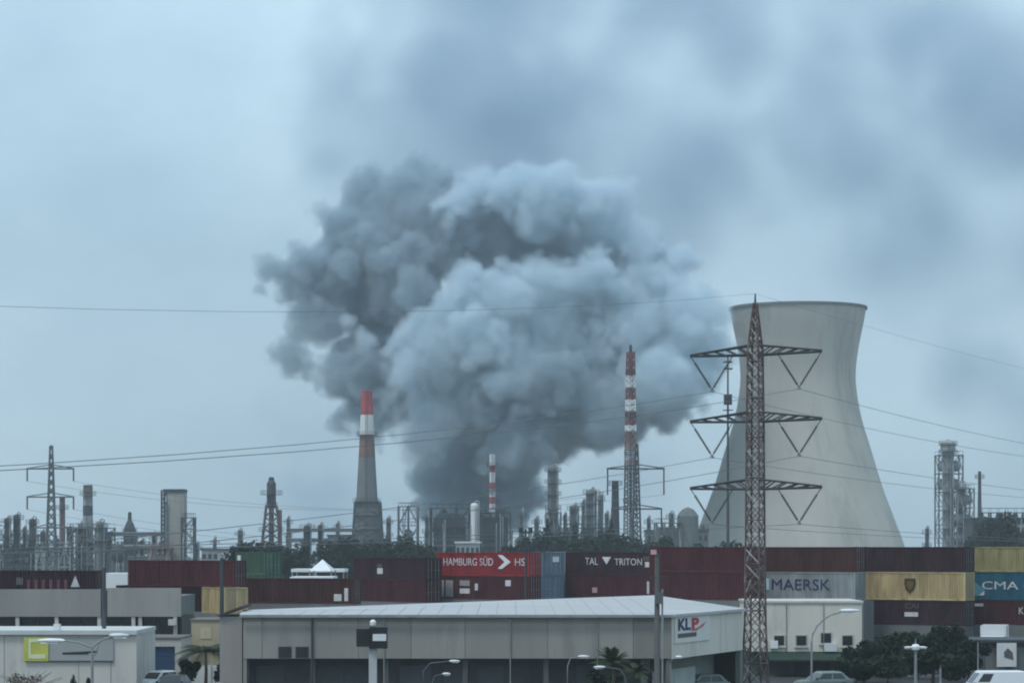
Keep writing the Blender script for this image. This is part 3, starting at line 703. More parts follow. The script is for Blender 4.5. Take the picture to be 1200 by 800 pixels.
def container(x, y_, z, L, H, m, label, rz):
    key = (L, H)
    if key not in CM: CM[key] = container_meshes(L, H)
    t = thing('shipping_container', label, 'container', (x, y_, z), rz, CGRP); dd = {}
    for nm_ in ('frame', 'side_panel', 'back_panel', 'end_panel', 'roof_panel', 'floor_panel', 'door', 'door_leaf', 'lock_rod', 'lock_rod_pair'):
        par = t if not nm_.startswith('lock') else dd['door' if nm_ == 'lock_rod' else 'door_leaf']
        name = {'back_panel': 'side_panel', 'door_leaf': 'door', 'lock_rod_pair': 'lock_rod'}.get(nm_, nm_)
        me = CM[key][nm_]
        if not me.materials: me.materials.append(m)
        o = link(name, me, par); o.material_slots[0].link = 'OBJECT'
        o.material_slots[0].material = galv if nm_.startswith('lock') else m
        dd[nm_] = o
    t['L'] = L; t['H'] = H
    return t
c_maroon = paint('maroon_container_paint', (.075, .019, .024))
c_red = paint('bright_red_container_paint', (.29, .03, .035), stain_amt=.3)
c_redm = paint('red_brown_container_paint', (.085, .022, .026))
c_brown = paint('brown_container_paint', (.072, .026, .024))
c_dark = paint('dark_plum_container_paint', (.044, .019, .025))
c_yellow = paint('mustard_container_paint', (.47, .355, .185), stain_amt=.3)
c_olive = paint('olive_yellow_container_paint', (.32, .275, .13), stain_amt=.3)
c_grey = paint('light_grey_container_paint', (.31, .325, .33), stain_amt=.25)
c_blue = paint('deep_blue_container_paint', (.02, .10, .15), stain_amt=.1)
c_steel = paint('slate_blue_container_paint', (.10, .16, .22), stain_amt=.2)
c_palepink = paint('pale_grey_container_paint', (.36, .35, .36), stain_amt=.3)
c_green = paint('green_container_paint', (.065, .125, .085), stain_amt=.3)
L40, L20 = 12.19, 6.06
def plinth(x0, x1, y0, y1, h, rz=0):
    o = MB().mm(-(x1 - x0) / 2, (x1 - x0) / 2, -(y1 - y0) / 2, (y1 - y0) / 2, -.1, h - .004).build('stand_in_plinth', conc_dark)  # unseen plinth, added in place of the lower container rows
    o.location = ((x0 + x1) / 2, (y0 + y1) / 2, 0); o.rotation_euler = (0, 0, rz); return struct(o)
def text_on(t, txt, xc, zc, h, m, width=None):
    """letters on the side that faces the viewer; xc from the middle of the box"""
    w = width or .8 * h * len(txt)
    return lettering(txt, h, m, t, (xc - w / 2, -CW / 2 + .012, zc - h / 2), 0, w)
def plate(t, name, x0, x1, z0, z1, m):
    return MB().mm(x0, x1, -CW / 2 - .012, -CW / 2 + .03, z0, z1).build(name, m, t)
A33 = math.radians(-33)
RD = 265
hstd, hhc = 2.591, 2.896
lev = [0, hhc, hhc + hstd, 2 * hhc + hstd]; hts = [hhc, hstd, hhc, hstd]
def cpos(xl, xr, d): return X((xl + xr) / 2, d)
def stack(xl, xr, d, rz, rows, levels, heights, L=L40):
    out = []
    for row, (m, lab) in rows:
        out.append(container(cpos(xl, xr, d), d, levels[row], L, heights[row], m, lab, rz))
    return out
# right cluster
sA = stack(762, 893, RD, A33, [(3, (c_redm, 'red brown container at the top left of the main pylon')), (2, (c_maroon, 'dark red container above the warehouse apex left of the main pylon'))], lev, hts)
sB = stack(879, 1012, RD, A33, [(3, (c_brown, 'brown container on top of the light grey one beside the main pylon')), (2, (c_grey, 'light grey container lettered MAERSK right of the main pylon'))], lev, hts)
sC = stack(1006, 1138, RD, A33, [(3, (c_dark, 'dark plum container on top of the mustard one')), (2, (c_yellow, 'mustard yellow container with a dark shield emblem')), (1, (c_dark, 'dark plum container under the mustard one with a small white mark'))], lev, hts)
sD = stack(1130, 1262, RD, A33, [(3, (c_olive, 'olive yellow container at the top right edge')), (2, (c_blue, 'deep blue container lettered CMA CGM at the right edge')), (1, (c_maroon, 'maroon container at the right edge under the blue one'))], lev, hts)
for (a, b, e) in ((762, 1012, lev[2]), (1006, 1262, lev[1])):
    for c0 in (a, a + 128 if a == 762 else a + 124):
        cx = X(c0 + 65, RD); plinth(cx - L40 / 2, cx + L40 / 2, RD - 1.2, RD + 1.2, e, A33)
g_ = sB[1]
text_on(g_, 'MAERSK', -.1, 1.6, 1.1, logo_navy, 6.7)
plate(g_, 'logo_square', -5.0, -3.75, 1.0, 2.2, sky_print)
st = MB(); n = 7; cx, cz = -4.37, 1.6
pts = []
for i in range(14):
    a = 2 * PI * i / 14 + PI / 2; r = .55 if i % 2 == 0 else .26; pts.append((cx + r * math.cos(a), cz + r * math.sin(a)))
st.prism(pts, -CW / 2 - .03, -CW / 2 - .013).build('star_logo', white_paint, g_)
sh = [(-.62, .7), (.62, .7), (.66, .2), (.5, -.35), (0, -.8), (-.5, -.35), (-.66, .2)]
MB().prism([(x * .95, 1.5 + z * 1.05) for x, z in sh], -CW / 2 - .02, -CW / 2 + .02).build('shield_emblem', print_brown, sC[1])
MB().prism([(x * .55 + .02, 1.52 + z * .6) for x, z in sh], -CW / 2 - .034, -CW / 2 - .021).build('emblem_centre', mat('ochre_print', (.17, .10, .03), .7), sC[1])
text_on(sC[2], 'CAI', .2, 2.0, .55, print_grey, 1.5); plate(sC[2], 'white_mark', -.6, .9, .9, 1.35, print_white)
text_on(sD[1], 'CMA CGM', .55, 1.5, .8, print_white, 8.6)
MB().prism([(-5.5, .5), (-4.2, .35), (-3.4, 1.0), (-4.1, 1.5), (-5.2, 2.3), (-5.6, 1.6)], -CW / 2 - .02, -CW / 2 + .02).build('swoosh_logo', mat('teal_print', (.08, .26, .33), .6), sD[1])
plate(sD[1], 'white_mark', -4.3, -3.5, .45, 1.05, print_white)
plate(sD[2], 'white_mark', -4.8, -3.6, 1.9, 2.2, print_white); text_on(sD[2], 'K LINE', 1.6, 1.5, .7, print_white, 2.6)
plate(sA[0], 'white_mark', -5.9, -5.2, 1.8, 2.3, mat('pink_print', (.5, .3, .31), .7)); plate(sB[0], 'beige_mark', -5.4, -5.0, .5, 2.2, mat('beige_print', (.38, .29, .2), .7))
plate(sC[0], 'grey_mark', -5.85, -5.55, .4, 2.1, print_grey)
# middle cluster
M5 = [0, hstd, 2 * hstd, 3 * hstd]; H5 = [hstd] * 4
A25 = math.radians(-20)
m5 = stack(667, 778, 292, A33, [(3, (c_dark, 'dark plum container with white lettering left of the grey utility pole')), (2, (c_maroon, 'maroon container with two white dots left of the grey utility pole'))], M5, H5)
text_on(m5[0], 'TAL', -2.6, 1.55, .8, print_white, 1.7); text_on(m5[0], 'TRITON', 2.25, 1.5, .75, print_white, 3.6)
MB().prism([(-1.2, 2.05), (0, 2.05), (-.6, 1.2)], -CW / 2 - .02, -CW / 2 + .02).build('triangle_logo', print_white, m5[0])
plate(m5[0], 'white_mark', 4.45, 5.6, .9, 1.5, print_white); plate(m5[0], 'grey_mark', 4.2, 5.5, 1.65, 2.1, print_grey)
plate(m5[1], 'white_dot', -2.5, -1.85, .55, 1.15, mat('pink_print', (.5, .3, .31), .7)); plate(m5[1], 'white_mark', 4.7, 5.2, .5, 1.9, print_white)
m3 = stack(512, 633, 282, A33, [(3, (c_red, 'bright red container with HAMBURG lettering and a white chevron')), (2, (c_redm, 'red brown container under the bright red one with white marks'))], M5, H5)
text_on(m3[0], 'HAMBURG SÜD', -1.9, 1.55, .8, print_white, 6.6)
MB().prism([(2.0, 2.3), (2.6, 2.3), (3.7, 1.55), (2.6, .8), (2.0, .8), (2.9, 1.55)], -CW / 2 - .02, -CW / 2 + .02).build('chevron_logo', white_paint, m3[0])
text_on(m3[0], 'HS', 4.9, 1.55, .8, print_white, 1.3)
plate(m3[1], 'grey_panel', -5.5, -5.15, .3, 2.1, print_white); plate(m3[1], 'grey_panel', -4.9, -3.9, .3, 2.1, mat('grey_panel_print', (.3, .28, .28), .7))
plate(m3[1], 'grey_mark', -3.0, -1.7, 1.5, 2.1, mat('grey_panel_print', (.3, .28, .28), .7)); plate(m3[1], 'white_mark', -3.0, -1.7, .65, 1.2, print_white); plate(m3[1], 'white_mark', -1.0, -.6, 1.0, 1.75, print_white); plate(m3[1], 'white_dot', 3.0, 3.7, 1.5, 2.15, print_white)
H8 = [2.438] * 4; M8 = [2.438 * i for i in range(4)]
m2 = stack(415, 515, 285, math.radians(-46), [(3, (c_dark, 'dark plum container with one small white mark left of the bright red one')), (2, (c_maroon, 'maroon container below the plum one and left of the white marks'))], M8, H8)
plate(m2[0], 'white_mark', -1.9, -1.0, .65, 1.3, print_white); plate(m2[0], 'grey_mark', -1.9, -1.1, 1.4, 1.75, print_grey)
m1 = container(X(352, 262), 262, 2 * hstd, L40, hstd, c_brown, 'low dark brown container behind the left end of the warehouse roof', math.radians(-14))
plate(m1, 'white_mark', 4.0, 4.8, .3, 1.0, print_white); plate(m1, 'white_mark', 5.1, 5.5, .3, 1.6, print_white)
e1 = container(X(642, 288), 288 + 5, M5[3], L40, hstd, c_steel, 'slate blue container seen end on between the red and plum stacks', math.radians(-84))
e2 = container(X(641, 288), 288 + 5, M5[2], L40, hstd, c_steel, 'lower slate blue container seen end on', math.radians(-84))
e3 = container(X(657, 294), 303, M5[3], L40, hstd, c_palepink, 'pale grey container end right of the slate blue end', math.radians(-87))
e4 = container(X(657, 294), 303, M5[2], L40, hstd, c_palepink, 'lower pale grey container end above the warehouse roof', math.radians(-87))
plate_ = MB().mm(L40 / 2 - .04, L40 / 2 - .002, -.1, .6, 1.5, 2.1).build('white_mark', print_white, e1)
for (cx, cy, rz, h) in ((X(718, 292), 292, A33, M5[2]), (X(572, 282), 282, A33, M5[2]), (X(465, 285), 285, math.radians(-46), M8[2]), (X(352, 262), 262, math.radians(-14), 2 * hstd), (X(642, 288), 293, math.radians(-84), M5[2]), (X(657, 294), 303, math.radians(-87), M5[2])):
    plinth(cx - L40 / 2, cx + L40 / 2, cy - 1.2, cy + 1.2, h, rz)
# left cluster
l1 = container(X(219, 255), 255, 7.05, L40, hstd, c_maroon, 'maroon container on top of the left stack beside the green one', math.radians(-24))
l1b = container(X(203, 262), 262, 4.45, L40, hstd, c_dark, 'dark plum container under the left maroon one', math.radians(-24))
l2 = container(X(262, 250), 251, 4.45, L20, hstd, c_yellow, 'short mustard container under the maroon one near the green box', math.radians(-62))
plinth(X(219, 255) - L40 / 2, X(219, 255) + L40 / 2, 253.8, 256.2, 4.45, math.radians(-24)); plinth(X(203, 262) - 6, X(203, 262) + 6, 260.8, 263.2, 4.45, math.radians(-24)); plinth(X(262, 250) - 3, X(262, 250) + 3, 249.8, 252.2, 4.45, math.radians(-62))
l0 = container(X(48, 250), 250, 2 * hhc, L40, hhc, c_dark, 'dark plum container with small white marks at far left behind the parapet', math.radians(-8))
l00 = container(X(-88, 250), 250, 2 * hhc, L40, hhc, c_brown, 'brown container cut by the left edge of the view', math.radians(-8))
for q in (48, -88): plinth(X(q, 250) - 6, X(q, 250) + 6, 248.8, 251.2, 2 * hhc, math.radians(-8))
plate(l0, 'grey_mark', -2.1, -1.4, 1.5, 2.2, print_grey); MB().prism([(3.4, 1.3), (4.3, 1.3), (3.85, 2.4)], -CW / 2 - .02, -CW / 2 + .02).build('triangle_mark', print_white, l0)
for q in range(6): plate(l0, 'faded_stripe', -1.0 + q * .75, -.7 + q * .75, .3, 2.0, mat('faded_red_print', (.16, .06, .07), .8))
gc = container(X(303, 300), 300, 3 * hstd, L20, hstd, c_green, 'green container with a white stripe left of the dark trees', math.radians(-50))
plate(gc, 'white_stripe', -2.6, -1.9, .4, 2.2, print_white)
gc2 = container(X(303, 300), 300, 2 * hstd, L20, hstd, c_green, 'lower green container half hidden by the brown one', math.radians(-50))
plinth(X(303, 300) - 3, X(303, 300) + 3, 298.8, 301.2, 2 * hstd, math.radians(-50))

# white tents / shelters in the yard
def shelter(x, d, w, yt, ye, label, peak=True):
    k = d / FPX; t = thing('storage_tent', label, 'tent', (X(x, d), d, 0)); a = w * k / 2; zt, ze = Z(yt, d), Z(ye, d)
    m = MB()
    if peak: m.add([(-a, -4, ze), (a, -4, ze), (a, 4, ze), (-a, 4, ze), (0, 0, zt)], [(0, 1, 4), (1, 2, 4), (2, 3, 4), (3, 0, 4), (0, 3, 2, 1)])
    else: m.mm(-a, a, -4, 4, ze, zt)
    m.build('canopy', white_paint, t)
    for sx in (-1, 1):
        for sy in (-1, 1): MB().tube((sx * a * .96, sy * 3.8, 0), (sx * a * .96, sy * 3.8, ze), .1, n=6).build('post', galv, t)
    return t
shelter(378, 340, 26, 655, 668, 'white peaked tent canopy behind the brown container')
shelter(375, 352, 62, 666, 669.5, 'long flat white canopy behind the peaked tent', False)
shelter(368, 322, 50, 675, 679, 'lower flat white canopy above the brown container', False)
shelter(140, 300, 30, 671, 688, 'small white tent left of the maroon container', False)

# ------------------------------------------------------------------ warehouse
WD = 180
wh = thing('warehouse', 'long low warehouse of grey precast panels under a white metal roof', 'warehouse', (0, 0, 0))
Lp, Cp, Rp = Vector((X(285, WD), WD, 0)), Vector((X(787, WD), WD, 0)), Vector((X(870, 196), 196, 0))
Ap, Bp = Vector((X(766, 226), 226, 0)), Vector((X(290, 191), 191, 0))
zb, ze = Z(771, WD), Z(719.5, WD)
def wall_run(a, b, cuts, z0, z1, th, mt, parent, name='wall_panel', gap=.012):
    d = b - a; L = d.length; u = d / L; nrm = Vector((u.y, -u.x, 0))
    for c0, c1 in zip(cuts, cuts[1:]):
        p0, p1 = a + u * (L * c0 + gap), a + u * (L * c1 - gap); out = random.uniform(0, .03)
        vs = [p0 + nrm * out, p1 + nrm * out, p1 - nrm * th, p0 - nrm * th]
        MB().add([(v.x, v.y, z) for z in (z0, z1) for v in vs], [(0, 1, 5, 4), (1, 2, 6, 5), (2, 3, 7, 6), (3, 0, 4, 7), (4, 5, 6, 7), (0, 3, 2, 1)]).build(name, mt, parent)
    return u, nrm, L
cuts = [(x - 285) / 502 for x in (285, 307, 366, 420, 482, 545, 598, 642, 700, 742, 787)]
wall_run(Lp, Cp, cuts, zb, ze - .12, .25, wall_panel, wh)
uR, nR, LR = wall_run(Cp, Rp, [0, .34, .67, 1], zb - .05, ze - .12, .25, wall_white, wh)
wall_run(Rp, Ap, [0, .25, .5, .75, 1], 0, ze - .12, .25, wall_panel, wh); wall_run(Ap, Bp, [0, .2, .4, .6, .8, 1], 0, ze - .12, .25, wall_panel, wh); wall_run(Bp, Lp, [0, 1], 0, ze - .12, .25, wall_panel, wh)
# roof with a little overhang and a real eave thickness
ov = .3
cen = (Lp + Cp + Rp + Ap + Bp) / 5
ring = [p + (p - cen).normalized() * ov for p in (Lp, Cp, Rp, Ap, Bp)]
za = 6.71
zs = [ze, ze, ze + .03, za, ze + .05]
n = 5; vs = [(p.x, p.y, z) for p, z in zip(ring, zs)] + [(p.x, p.y, z - .2) for p, z in zip(ring, zs)]
MB().add(vs, [(0, 1, 3), (1, 2, 3), (4, 0, 3), (5, 8, 6), (6, 8, 7), (9, 8, 5)] + [(i, n + i, n + (i + 1) % n, (i + 1) % n) for i in range(n)]).build('roof', roof_white, wh)
def on_roof(x, y):   # height of the front slope
    p0, p1, p3 = [Vector(vs[i]) for i in (0, 1, 3)]; nn = (p1 - p0).cross(p3 - p0); return p0.z - (nn.x * (x - p0.x) + nn.y * (y - p0.y)) / nn.z
La, Ca, Aa = [Vector(vs[q]) for q in (0, 1, 3)]
for i in range(1, 22):       # parallel standing seams running up the front slope
    x = La.x + (Ca.x - La.x) * i / 22
    yf = La.y + .02; yb = La.y + (Aa.y - La.y) * (x - La.x) / (Aa.x - La.x) if x < Aa.x else Aa.y
    MB().bar((x, yf, on_roof(x, yf) + .012), (x, yb - .2, on_roof(x, yb - .2) + .012), .035).build('roof_seam', roof_white, wh)
# eave gutter
MB().mm(Lp.x - .2, Cp.x + .1, WD - .52, WD - .36, ze - .2, ze - .02).build('gutter', galv, wh)
# soffit beam in shadow, recessed ground floor
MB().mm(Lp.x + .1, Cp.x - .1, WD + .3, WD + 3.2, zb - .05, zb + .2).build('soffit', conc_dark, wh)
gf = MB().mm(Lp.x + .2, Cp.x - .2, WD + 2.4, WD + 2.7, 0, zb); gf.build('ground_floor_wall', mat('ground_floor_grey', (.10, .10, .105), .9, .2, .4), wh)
for (xa, xb) in ((300, 332), (372, 402), (468, 505), (520, 548), (560, 590), (676, 720), (730, 758)):
    a, b = X(xa, WD + 2), X(xb, WD + 2)
    d_ = MB(); zz = .05
    while zz < zb - .7: d_.mm(a, b, WD + 2.32, WD + 2.38, zz, zz + .26); zz += .28
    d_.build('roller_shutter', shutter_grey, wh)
for xx in (285, 366, 452, 545, 640, 700, 785):
    MB().mm(X(xx, WD) - .18 + (.2 if xx == 285 else -.2 if xx == 785 else 0), X(xx, WD) + .18 + (.2 if xx == 285 else -.2 if xx == 785 else 0), WD + .35, WD + .75, 0, zb - .06).build('column', MATS['ground_floor_grey'], wh)
# right face ground floor
mid = [Cp + uR * .3 - nR * 2.2, Rp - uR * .3 - nR * 2.2]
wall_run(mid[0], mid[1], [0, 1], 0, zb - .1, .2, mat('pale_green_wall', (.22, .25, .22), .9, .15, .4), wh, 'ground_floor_wall')
a = Cp + uR * 1.2 - nR * 1.8; b = Cp + uR * 11 - nR * 1.8
wall_run(a, b, [0, .5, 1], .7, 2.1, .06, mat('pale_fascia', (.45, .48, .45), .8, .1, .5), wh, 'shopfront_panel')
a = Cp + uR * .1 + nR * .9; b = Rp - uR * 4 + nR * .9
for p in (Cp + uR * .2 - nR * .3, Rp - uR * .3 - nR * .3): MB().box((p.x, p.y, zb / 2), (.35, .35, zb - .14)).build('column', conc_dark, wh)
# windows, downpipe, vents
for xx in (334, 354):
    f = MB().mm(X(xx, WD) - .46, X(xx, WD) + .46, WD - .09, WD + .05, Z(770, WD), Z(757, WD)).build('window_frame', steel_dark, wh)
    MB().mm(X(xx, WD) - .38, X(xx, WD) + .38, WD - .105, WD - .091, Z(769, WD), Z(758, WD)).build('pane', glass, f)
MB().tube((X(366, WD), WD - .14, .1), (X(366, WD), WD - .14, ze - .25), .075, n=8).build('downpipe', steel_dark, wh)
for xx in (450, 598, 700): MB().tube((X(xx, WD), WD - .1, .1), (X(xx, WD), WD - .1, ze - .25), .04, n=6).build('downpipe', galv, wh)
# sign on the right face
sg = thing('wall_sign', 'navy and red KLP sign on the right face of the warehouse', 'sign', Cp + uR * .75 + nR * .05, math.atan2(uR.y, uR.x))
def zr(y): return Z(y, 183)
MB().mm(-.25, 7.9, -.06, 0, zr(752), zr(719)).build('board', mat('white_sign_board', (.66, .64, .60), .6, .05, .5), sg)
sl_ = 1.0
lettering('KL', zr(723) - zr(737), logo_navy, sg, (.35, -.075, zr(737)), 0, 2.9, .035)
lettering('P', zr(723) - zr(737), logo_red, sg, (3.5, -.075, zr(737)), 0, 1.7, .045)
MB().prism([(3.0, zr(739)), (4.6, zr(739.5)), (6.2, zr(735)), (6.9, zr(729)), (6.4, zr(731)), (5.0, zr(735.5))], -.085, -.062).build('swoosh', mat('faded_red_print2', (.5, .17, .17), .7), sg)
MB().mm(.3, 4.6, -.08, -.062, zr(746), zr(741)).build('underline_strip', print_grey, sg)
# dark gable strip at the warehouse's left end
ld = thing('lean_to_shed', 'small dark roofed lean-to at the left end of the warehouse', 'shed', (X(272, 186), 186, 0))
MB().mm(-.9, .72, 0, 6, 0, Z(722, 186)).build('wall', wall_grey, ld)
MB().add([(-1.0, -.3, Z(722, 186) + .01), (.75, -.3, Z(712, 186)), (.75, 6.2, Z(712, 186)), (-1.0, 6.2, Z(722, 186) + .01), (-1.0, -.3, Z(720, 186)), (.75, -.3, Z(709, 186)), (.75, 6.2, Z(709, 186)), (-1.0, 6.2, Z(720, 186))],
         [(0, 3, 2, 1), (4, 5, 6, 7), (0, 1, 5, 4), (1, 2, 6, 5), (2, 3, 7, 6), (3, 0, 4, 7)]).build('roof', mat('plum_roof', (.07, .05, .065), .8), ld)

# ------------------------------------------------------------------ white building right of the pylon
BD = 218; xl, xr = X(878, BD), X(1010, BD)
wb = thing('office_building', 'white flat roofed building with four small dark windows right of the pylon', 'building', ((xl + xr) / 2, BD, 0)); a = (xr - xl) / 2
zt, zm = Z(706, BD), Z(763, BD)
MB().mm(-a, a, 0, 9, zm, zt).build('wall', wall_white, wb)
MB().mm(-a - .12, a + .12, -.12, 9.1, zt + .003, zt + .18).build('coping', wall_pale, wb)
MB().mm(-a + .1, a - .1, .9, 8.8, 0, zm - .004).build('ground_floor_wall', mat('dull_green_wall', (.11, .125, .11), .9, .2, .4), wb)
for xx, dy in ((913, 0), (939, 0), (968, -3), (993, 0)):
    cx = X(xx, BD) - (xl + xr) / 2; z0, z1 = Z(757 + dy, BD), Z(743 + dy, BD)
    f = MB().mm(cx - .52, cx + .52, -.07, .05, z0, z1).build('window', wall_pale, wb)
    MB().mm(cx - .42, cx + .42, -.085, -.072, z0 + .1, z1 - .1).build('pane', glass, f)
    MB().mm(cx - .6, cx + .6, -.16, -.002, z0 - .1, z0 - .004).build('sill', wall_pale, wb)
cx = X(907, BD) - (xl + xr) / 2
MB().mm(cx - .35, cx + .3, -.4, -.09, Z(759, BD), Z(750, BD)).build('air_conditioner', white_paint, wb)
cx = X(973, BD) - (xl + xr) / 2
MB().mm(cx - .55, cx + .5, -.55, -.01, Z(762.5, BD), Z(753, BD)).build('air_conditioner', white_paint, wb)
for u_ in (.33, .66): MB().tube((-a + 2 * a * u_, -.06, zm), (-a + 2 * a * u_, -.06, zt), .04, n=6).build('downpipe', galv, wb)
MB().add([(-a + 1.5, -2.6, Z(772, BD - 2)), (a, -2.6, Z(772, BD - 2)), (a, 0, zm - .05), (-a + 1.5, 0, zm - .05), (-a + 1.5, -2.6, Z(774, BD - 2)), (a, -2.6, Z(774, BD - 2)), (a, 0, zm - .2), (-a + 1.5, 0, zm - .2)],
         [(0, 1, 2, 3), (7, 6, 5, 4), (4, 5, 1, 0), (5, 6, 2, 1), (6, 7, 3, 2), (7, 4, 0, 3)]).build('awning', awning_green, wb)
for q in range(3):
    cx = -a + 2.2 + q * 2.4; MB().mm(cx, cx + 1.7, .84, .895, .05, zm - .5).build('shopfront', shutter_grey, wb)

# ------------------------------------------------------------------ left buildings
PD = 226; xr = X(212, PD)
pb = thing('parapet_building', 'long grey building with a blank parapet over a dark window band at left', 'building', (0, PD, 0))
x0 = -58
z1, z2, z3 = Z(690, PD), Z(722, PD), Z(735, PD)
for a, b in ((x0, X(118, PD)), (X(126, PD), xr)): MB().mm(a, b, 0, .3, z2, z1 if a == x0 else z1 + .12).build('parapet_panel', wall_grey, pb)
MB().mm(X(118, PD) + .01, X(126, PD) - .01, .05, .3, z2, z1 - .1).build('expansion_joint', steel_dark, pb)
MB().mm(x0, xr - .05, .9, 10, z3 - 1, z2 + .1).build('window_band', glass, pb)
MB().mm(x0, xr, .31, 10, z2 + .11, z1 - .6).build('roof', conc_dark, pb)
MB().mm(x0, xr, .2, 10, 0, z3 - 1.004).build('wall', wall_brown, pb)
xx = -33 - 14.0
for q in (-90, -40, 20, 66, 116, 156, 164, 205):
    MB().mm(X(q, PD) - .16, X(q, PD) + .16, .1, .4, z3 - 1, z2 - .004).build('mullion', wall_pale, pb)
for q in (42, 92, 140, 184): MB().mm(X(q, PD) - .07, X(q, PD) + .07, .75, .89, z3 - 1, z2 - .004).build('mullion', steel_dark, pb)
MB().mm(X(198, PD), X(207, PD), -.5, .1, Z(732, PD), Z(725, PD)).build('air_conditioner', wall_pale, pb)
# front left pale building with yellow sign
FD_ = 192; xr = X(160, FD_); x0 = -52
fb = thing('pale_shop_building', 'pale rendered building at the bottom left with a yellow sign', 'building', (0, FD_, 0))
zt = Z(743, FD_)
MB().mm(x0, xr, 0, 10, 0, zt).build('wall', wall_pale, fb)
MB().mm(x0, xr + .05, -.3, 10.05, zt + .003, zt + .32).build('coping', mat('white_coping', (.6, .61, .6), .8, .1, .5), fb)
for q in (5, 92, 130): MB().mm(X(q, FD_) - .03, X(q, FD_) + .03, -.02, -.002, .1, zt - .1).build('wall_joint', wall_grey, fb)
MB().mm(X(61, FD_), X(68, FD_), .5, 1.2, zt + .33, Z(731, FD_)).build('roof_vent', white_paint, fb)
sb = thing('shop_sign', 'grey sign board with a yellow square panel on the pale building', 'sign', (X(35, FD_), FD_ - .03, 0))
wS = X(129, FD_) - X(31, FD_)
MB().mm(-.35, wS, -.1, 0, Z(774, FD_), Z(747, FD_)).build('board', mat('sign_grey', (.36, .37, .36), .7, .06, .5), sb)
MB().mm(-.35, wS, -.14, -.101, Z(774.6, FD_), Z(773.4, FD_)).build('lower_trim', steel_dark, sb)
MB().mm(-.42, 1.42, -.2, -.102, Z(774, FD_), Z(746, FD_)).build('yellow_panel', yellow_sign, sb)
MB().mm(-.05, 1.2, -.23, -.201, Z(771, FD_), Z(766, FD_)).mm(-.05, .12, -.23, -.201, Z(766, FD_), Z(752, FD_)).mm(-.05, 1.2, -.23, -.201, Z(752, FD_), Z(748, FD_)).build('white_mark', mat('pale_yellow_print', (.68, .70, .45), .6), sb)
MB().mm(2.6, 4.4, -.13, -.101, Z(766, FD_), Z(763.5, FD_)).build('dark_line', steel_dark, sb)
# garage with blue roller door
GD = 206
gb = thing('garage', 'pale framed garage with a dark blue roller door', 'garage', (X(186, GD), GD, 0))
a = X(212, GD) - X(186, GD); zt = Z(748, GD)
dw0, dw1, dz = X(163, GD) - X(186, GD), X(205, GD) - X(186, GD), Z(757, GD)
MB().mm(-a - .4, dw0, 0, 7, 0, zt).mm(dw1, a, 0, 7, 0, zt).mm(dw0, dw1, 0, 7, dz, zt).build('wall', wall_pale, gb)
zz = .03
while zz < dz - .02: MB().mm(dw0 + .01, dw1 - .01, .25, .31, zz, min(zz + .28, dz)).build('door_slat', door_blue, gb); zz += .29
MB().mm(-a - .45, a + .05, -.1, 7.05, zt + .003, zt + .12).build('roof', wall_brown, gb)
# white boundary wall
bw = thing('boundary_wall', 'low white boundary wall behind the small palm', 'wall', (X(248, 203), 203, 0))
for q, w_ in ((-2.25, 2.2), (.05, 2.35)): MB().mm(q, q + w_, 0, .2, 0, Z(779, 203)).build('wall_panel', mat('whitewashed_wall', (.62, .64, .62), .85, .08, .6, stain=(.35, .34, .32)), bw)
for q in (-2.32, -.02, 2.45): MB().mm(q, q + .06, -.05, .25, 0, Z(777, 203)).build('pier', wall_pale, bw)
be = thing('beige_annex', 'small beige building between the palm and the warehouse', 'building', (X(254, 214), 214, 0))
a = X(284, 214) - X(254, 214)
MB().mm(-a, a, 0, 6, 0, Z(727, 214)).build('wall', wall_beige, be); MB().mm(-a - .1, a + .1, -.1, 6.1, Z(727, 214) + .003, Z(725, 214)).build('coping', wall_brown, be)
for q in (-.9, .9): MB().mm(q - .45, q + .45, -.05, .04, Z(748, 214), Z(735, 214)).build('shutter', mat('cream_shutter', (.5, .43, .28), .8, .1, 1), be)
# dark shed at right and white sign panel
sd2 = thing('dark_shed', 'dark grey green shed with shutters behind the right trees', 'shed', (X(1160, 222), 222, 0)); a = X(1200, 222) - X(1160, 222)
MB().mm(-a - .5, a + 4, 0, 7, 0, Z(752, 222)).build('wall', mat('shed_grey_green', (.085, .10, .095), .85, .2, .4), sd2)
MB().mm(-a - .7, a + 4.2, -.5, 7.2, Z(752, 222) + .003, Z(749, 222)).build('roof', steel_dark, sd2)
for q in range(3): MB().mm(-a + .3 + q * 2.3, -a + 2.1 + q * 2.3, -.05, .05, .05, Z(758, 222)).build('shutter', shutter_grey, sd2)
ws = thing('notice_board', 'white panel with dark emblem on the dark shed at the right edge', 'sign', (X(1181, 221), 221.6, 0))
MB().mm(-.85, .85, -.1, 0, Z(781, 221), Z(753, 221)).build('board', mat('notice_white', (.62, .62, .62), .6, .06, 1), ws)
MB().prism([(-.2, Z(770, 221)), (.6, Z(773, 221)), (.5, Z(764, 221)), (.1, Z(759, 221)), (-.25, Z(764, 221))], -.13, -.102).build('emblem', print_grey, ws)

